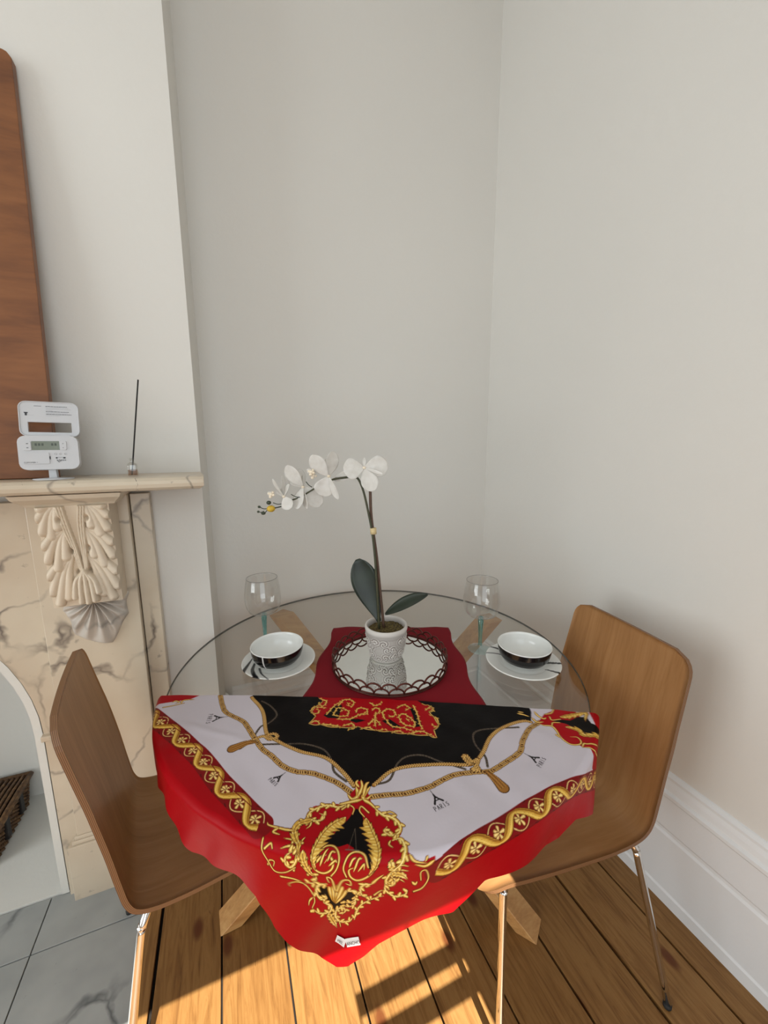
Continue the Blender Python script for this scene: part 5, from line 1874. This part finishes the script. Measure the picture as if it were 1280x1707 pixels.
for i, (l, dx) in enumerate(((0.0075, 0), (0.005, 0.0042), (0.0035, 0.0078), (0.0032, 0.0115), (0.003, 0.0152))):
    o = box('speaker_slot', -0.0006, 0.0006, -0.0097, -0.0088, -l, 0, M_PRINT, body, loc=(0.0135 + dx, 0, -0.0172))
    o.rotation_euler = (0, math.radians(-38), 0)
lid = None
# lid: a frame with a window, hinged at the top edge of the body
pts_o, pts_i = rrect(bw_, 0.082, 0.014, 0, 0.041), rrect(0.083, 0.024, 0.001, 0, 0.0215)
V, Fc = [], []
n = len(pts_o)
for y in (-0.003, 0.003):
    V += [(x, y, z) for x, z in pts_o] + [(x, y, z) for x, z in pts_i]
for i in range(n):
    j = (i + 1) % n
    Fc += [(i, j, n + j, n + i), (2 * n + i, 3 * n + i, 3 * n + j, 2 * n + j), (i, 2 * n + i, 2 * n + j, j), (n + i, n + j, 3 * n + j, 3 * n + i)]
lid = mesh('lid', V, Fc, M_WPLASTIC, mon, False, loc=(0.004, 0.0100, 0.1020), rot=(math.radians(-9), math.radians(1), 0))
rim_ = [(x * 0.985, -0.0034, 0.041 + (z - 0.041) * 0.985) for x, z in pts_o]
v, f = tube_data(rim_, 0.0013, 6, True)
mesh('lid_rim', v, f, M_WPLASTIC, lid, True)
r3 = random.Random(11)
for i in range(8):
    z = 0.0715 - i * 0.0031
    x = -0.006
    end = (0.035, 0.038, 0.042, 0.006, 0.038, 0.036, 0.043, 0.020)[i]
    while x < end:
        w = r3.uniform(0.002, 0.006)
        flat('text_line', lid, x, min(x + w, end), z - 0.0005, z + 0.0005, M_PRINT if i in (0, 4, 6) else M_LGREY, 0.0003, -0.0031)
        x += w + 0.0007
flat('text_line', lid, -0.028, -0.014, 0.0711, 0.0719, M_PRINT, 0.0003, -0.0031)
flat('emblem', lid, -0.0455, -0.0415, 0.0485, 0.0540, M_PRINT, 0.0003, -0.0031)
flat('emblem', lid, -0.0470, -0.0400, 0.0540, 0.0565, M_PRINT, 0.0003, -0.0031)
flat('text_line', lid, -0.039, -0.029, 0.0492, 0.0498, M_LGREY, 0.0003, -0.0031)


def flat_text(txt, size, x, z, parent, mat, y):
    cu = bpy.data.curves.new('tmp_text', 'FONT')
    cu.body = txt
    cu.size = size
    to = bpy.data.objects.new('tmp_text', cu)
    COL.objects.link(to)
    dg = bpy.context.evaluated_depsgraph_get()
    tm = bpy.data.meshes.new_from_object(to.evaluated_get(dg))
    bpy.data.objects.remove(to)
    bpy.data.curves.remove(cu)
    vs_ = [(x + q.co.x, y, z + q.co.y) for q in tm.vertices]
    fs = [tuple(p.vertices) for p in tm.polygons]
    bpy.data.meshes.remove(tm)
    return mesh('lettering', vs_, fs, mat, parent)


flat_text('CUSTOMER +', 0.0042, -0.0475, -0.0245, body, M_PRINT, -0.0110)
prism('stand_neck', [(-0.008, 0.002), (0.008, 0.002), (0.007, 0.028), (-0.007, 0.028)], 'y', -0.004, 0.012, M_WPLASTIC, mon, 0.001)
v, f = lathe_data([(0, 0.0), (0.040, 0.0), (0.0415, 0.0012), (0.040, 0.0026), (0, 0.0045)], 48)
mesh('stand_base', [(x * 0.98, y * 0.72, z) for x, y, z in v], f, M_WPLASTIC, mon, True)

diff = root('reed_diffuser_bottle', 'small clear glass bottle of pink liquid on the mantel shelf', 'bottle', (-0.223, 1.215, MZ))
M_BOTTLE = thin_glass('bottle_glass', (0.93, 0.93, 0.92, 1), 1.45, 0.0, 0.04)
M_LIQUID = thin_glass('pink_liquid', (0.80, 0.62, 0.54, 1), 1.2, 0.0, 0.02)


def sq_lathe(prof, name, mat, parent):
    V, Fc = [], []
    n = 32
    for (r, z, sq) in prof:
        for i in range(n):
            a = 2 * PI * i / n + PI / 4
            c, s = math.cos(a), math.sin(a)
            kq = (abs(c) ** sq + abs(s) ** sq) ** (-1 / sq)
            V.append((r * c * kq, r * s * kq, z))
    for j in range(len(prof) - 1):
        for i in range(n):
            Fc.append((j * n + i, j * n + (i + 1) % n, (j + 1) * n + (i + 1) % n, (j + 1) * n + i))
    return mesh(name, V, Fc, mat, parent, True)


sq_lathe([(0.0, 0.0005, 8), (0.010, 0.0005, 8), (0.0115, 0.002, 8), (0.0115, 0.028, 8), (0.010, 0.033, 6), (0.0055, 0.036, 2), (0.005, 0.044, 2), (0.0062, 0.0445, 2), (0.0062, 0.047, 2), (0.0045, 0.047, 2), (0.004, 0.036, 2), (0.0095, 0.031, 6), (0.0103, 0.028, 8), (0.0103, 0.003, 8), (0.0, 0.0025, 8)], 'glass_body', M_BOTTLE, diff)
sq_lathe([(0.0, 0.003, 8), (0.0100, 0.003, 8), (0.0100, 0.017, 8), (0.0, 0.017, 8)], 'liquid', M_LIQUID, diff)
o = tube('reed_stick', [(0, 0, 0), (0.036, 0.006, 0.244)], 0.0018, plain('black_reed', rgb(22, 20, 20), 0.8), None, 8)
o.location = (-0.2262, 1.213, MZ + 0.0035)
tag(o, 'thin black reed stick standing in the small glass bottle', 'reed stick')

# ------------------------------------------------------------------ wicker basket in the fireplace
k = N('wicker')
co = k.coords('Object', rand=True)
k.col(k.ramp(k.noise(co, 60, 3), [(0.3, rgb(66, 44, 26)), (0.55, rgb(104, 74, 44)), (0.75, rgb(140, 106, 66))]))
k.set(0.6)
M_WICKER = k.m
M_STRAP = plain('dark_leather_strap', rgb(28, 24, 24), 0.5)
bk = root('wicker_basket', 'brown wicker basket with dark straps inside the fireplace', 'basket', (-1.03, 1.60, 0.0045))
hx, hy, hz = 0.245, 0.125, 0.115
# stakes and woven rods
rods = []
for row in range(15):
    z = 0.006 + row * 0.0075
    g = 1 + 0.05 * row / 15
    ring = []
    per = 88
    for i in range(per):
        t = i / per * 4
        sd_ = int(t)
        u_ = t - sd_
        x, y = [(-1 + 2 * u_, -1), (1, -1 + 2 * u_), (1 - 2 * u_, 1), (-1, 1 - 2 * u_)][sd_]
        w = 0.004 * (1 if (i + row) % 2 else -1)
        nx, ny = [(0, -1), (1, 0), (0, 1), (-1, 0)][sd_]
        ring.append((x * hx * g + nx * w, y * hy * g + ny * w, z + 0.0015 * math.sin(i * 1.3 + row)))
    rods.append(tube_data(ring, 0.0042, 6, True))
v, f = join_data(rods)
o = mesh('woven_rods', v, f, M_WICKER, bk, True)
o['kind'] = 'stuff'
box('inner_body', -hx + 0.006, hx - 0.006, -hy + 0.006, hy - 0.006, 0.004, hz, M_STRAP, bk)
lidp = []
for i in range(34):
    x = -hx * 1.06 + 2 * hx * 1.06 * i / 33
    lidp.append(tube_data([(x, -hy * 1.07, 0.118), (x, -hy * 0.4, 0.126), (x, hy * 0.4, 0.126), (x, hy * 1.07, 0.118)], 0.0058, 6))
v, f = join_data(lidp)
o = mesh('lid_rods', v, f, M_WICKER, bk, True)
o['kind'] = 'stuff'
for y in (-hy * 1.08, hy * 1.08):
    tube('lid_border', [(-hx * 1.08, y, 0.118), (hx * 1.08, y, 0.118)], 0.008, M_WICKER, bk, 8)
for x in (-hx * 1.08, hx * 1.08):
    tube('lid_border', [(x, -hy * 1.08, 0.118), (x, hy * 1.08, 0.118)], 0.008, M_WICKER, bk, 8)
for y in (-0.05, 0.05):
    box('strap', hx * 1.02, hx * 1.02 + 0.014, y - 0.012, y + 0.012, 0.030, 0.120, M_STRAP, bk, 0.002)
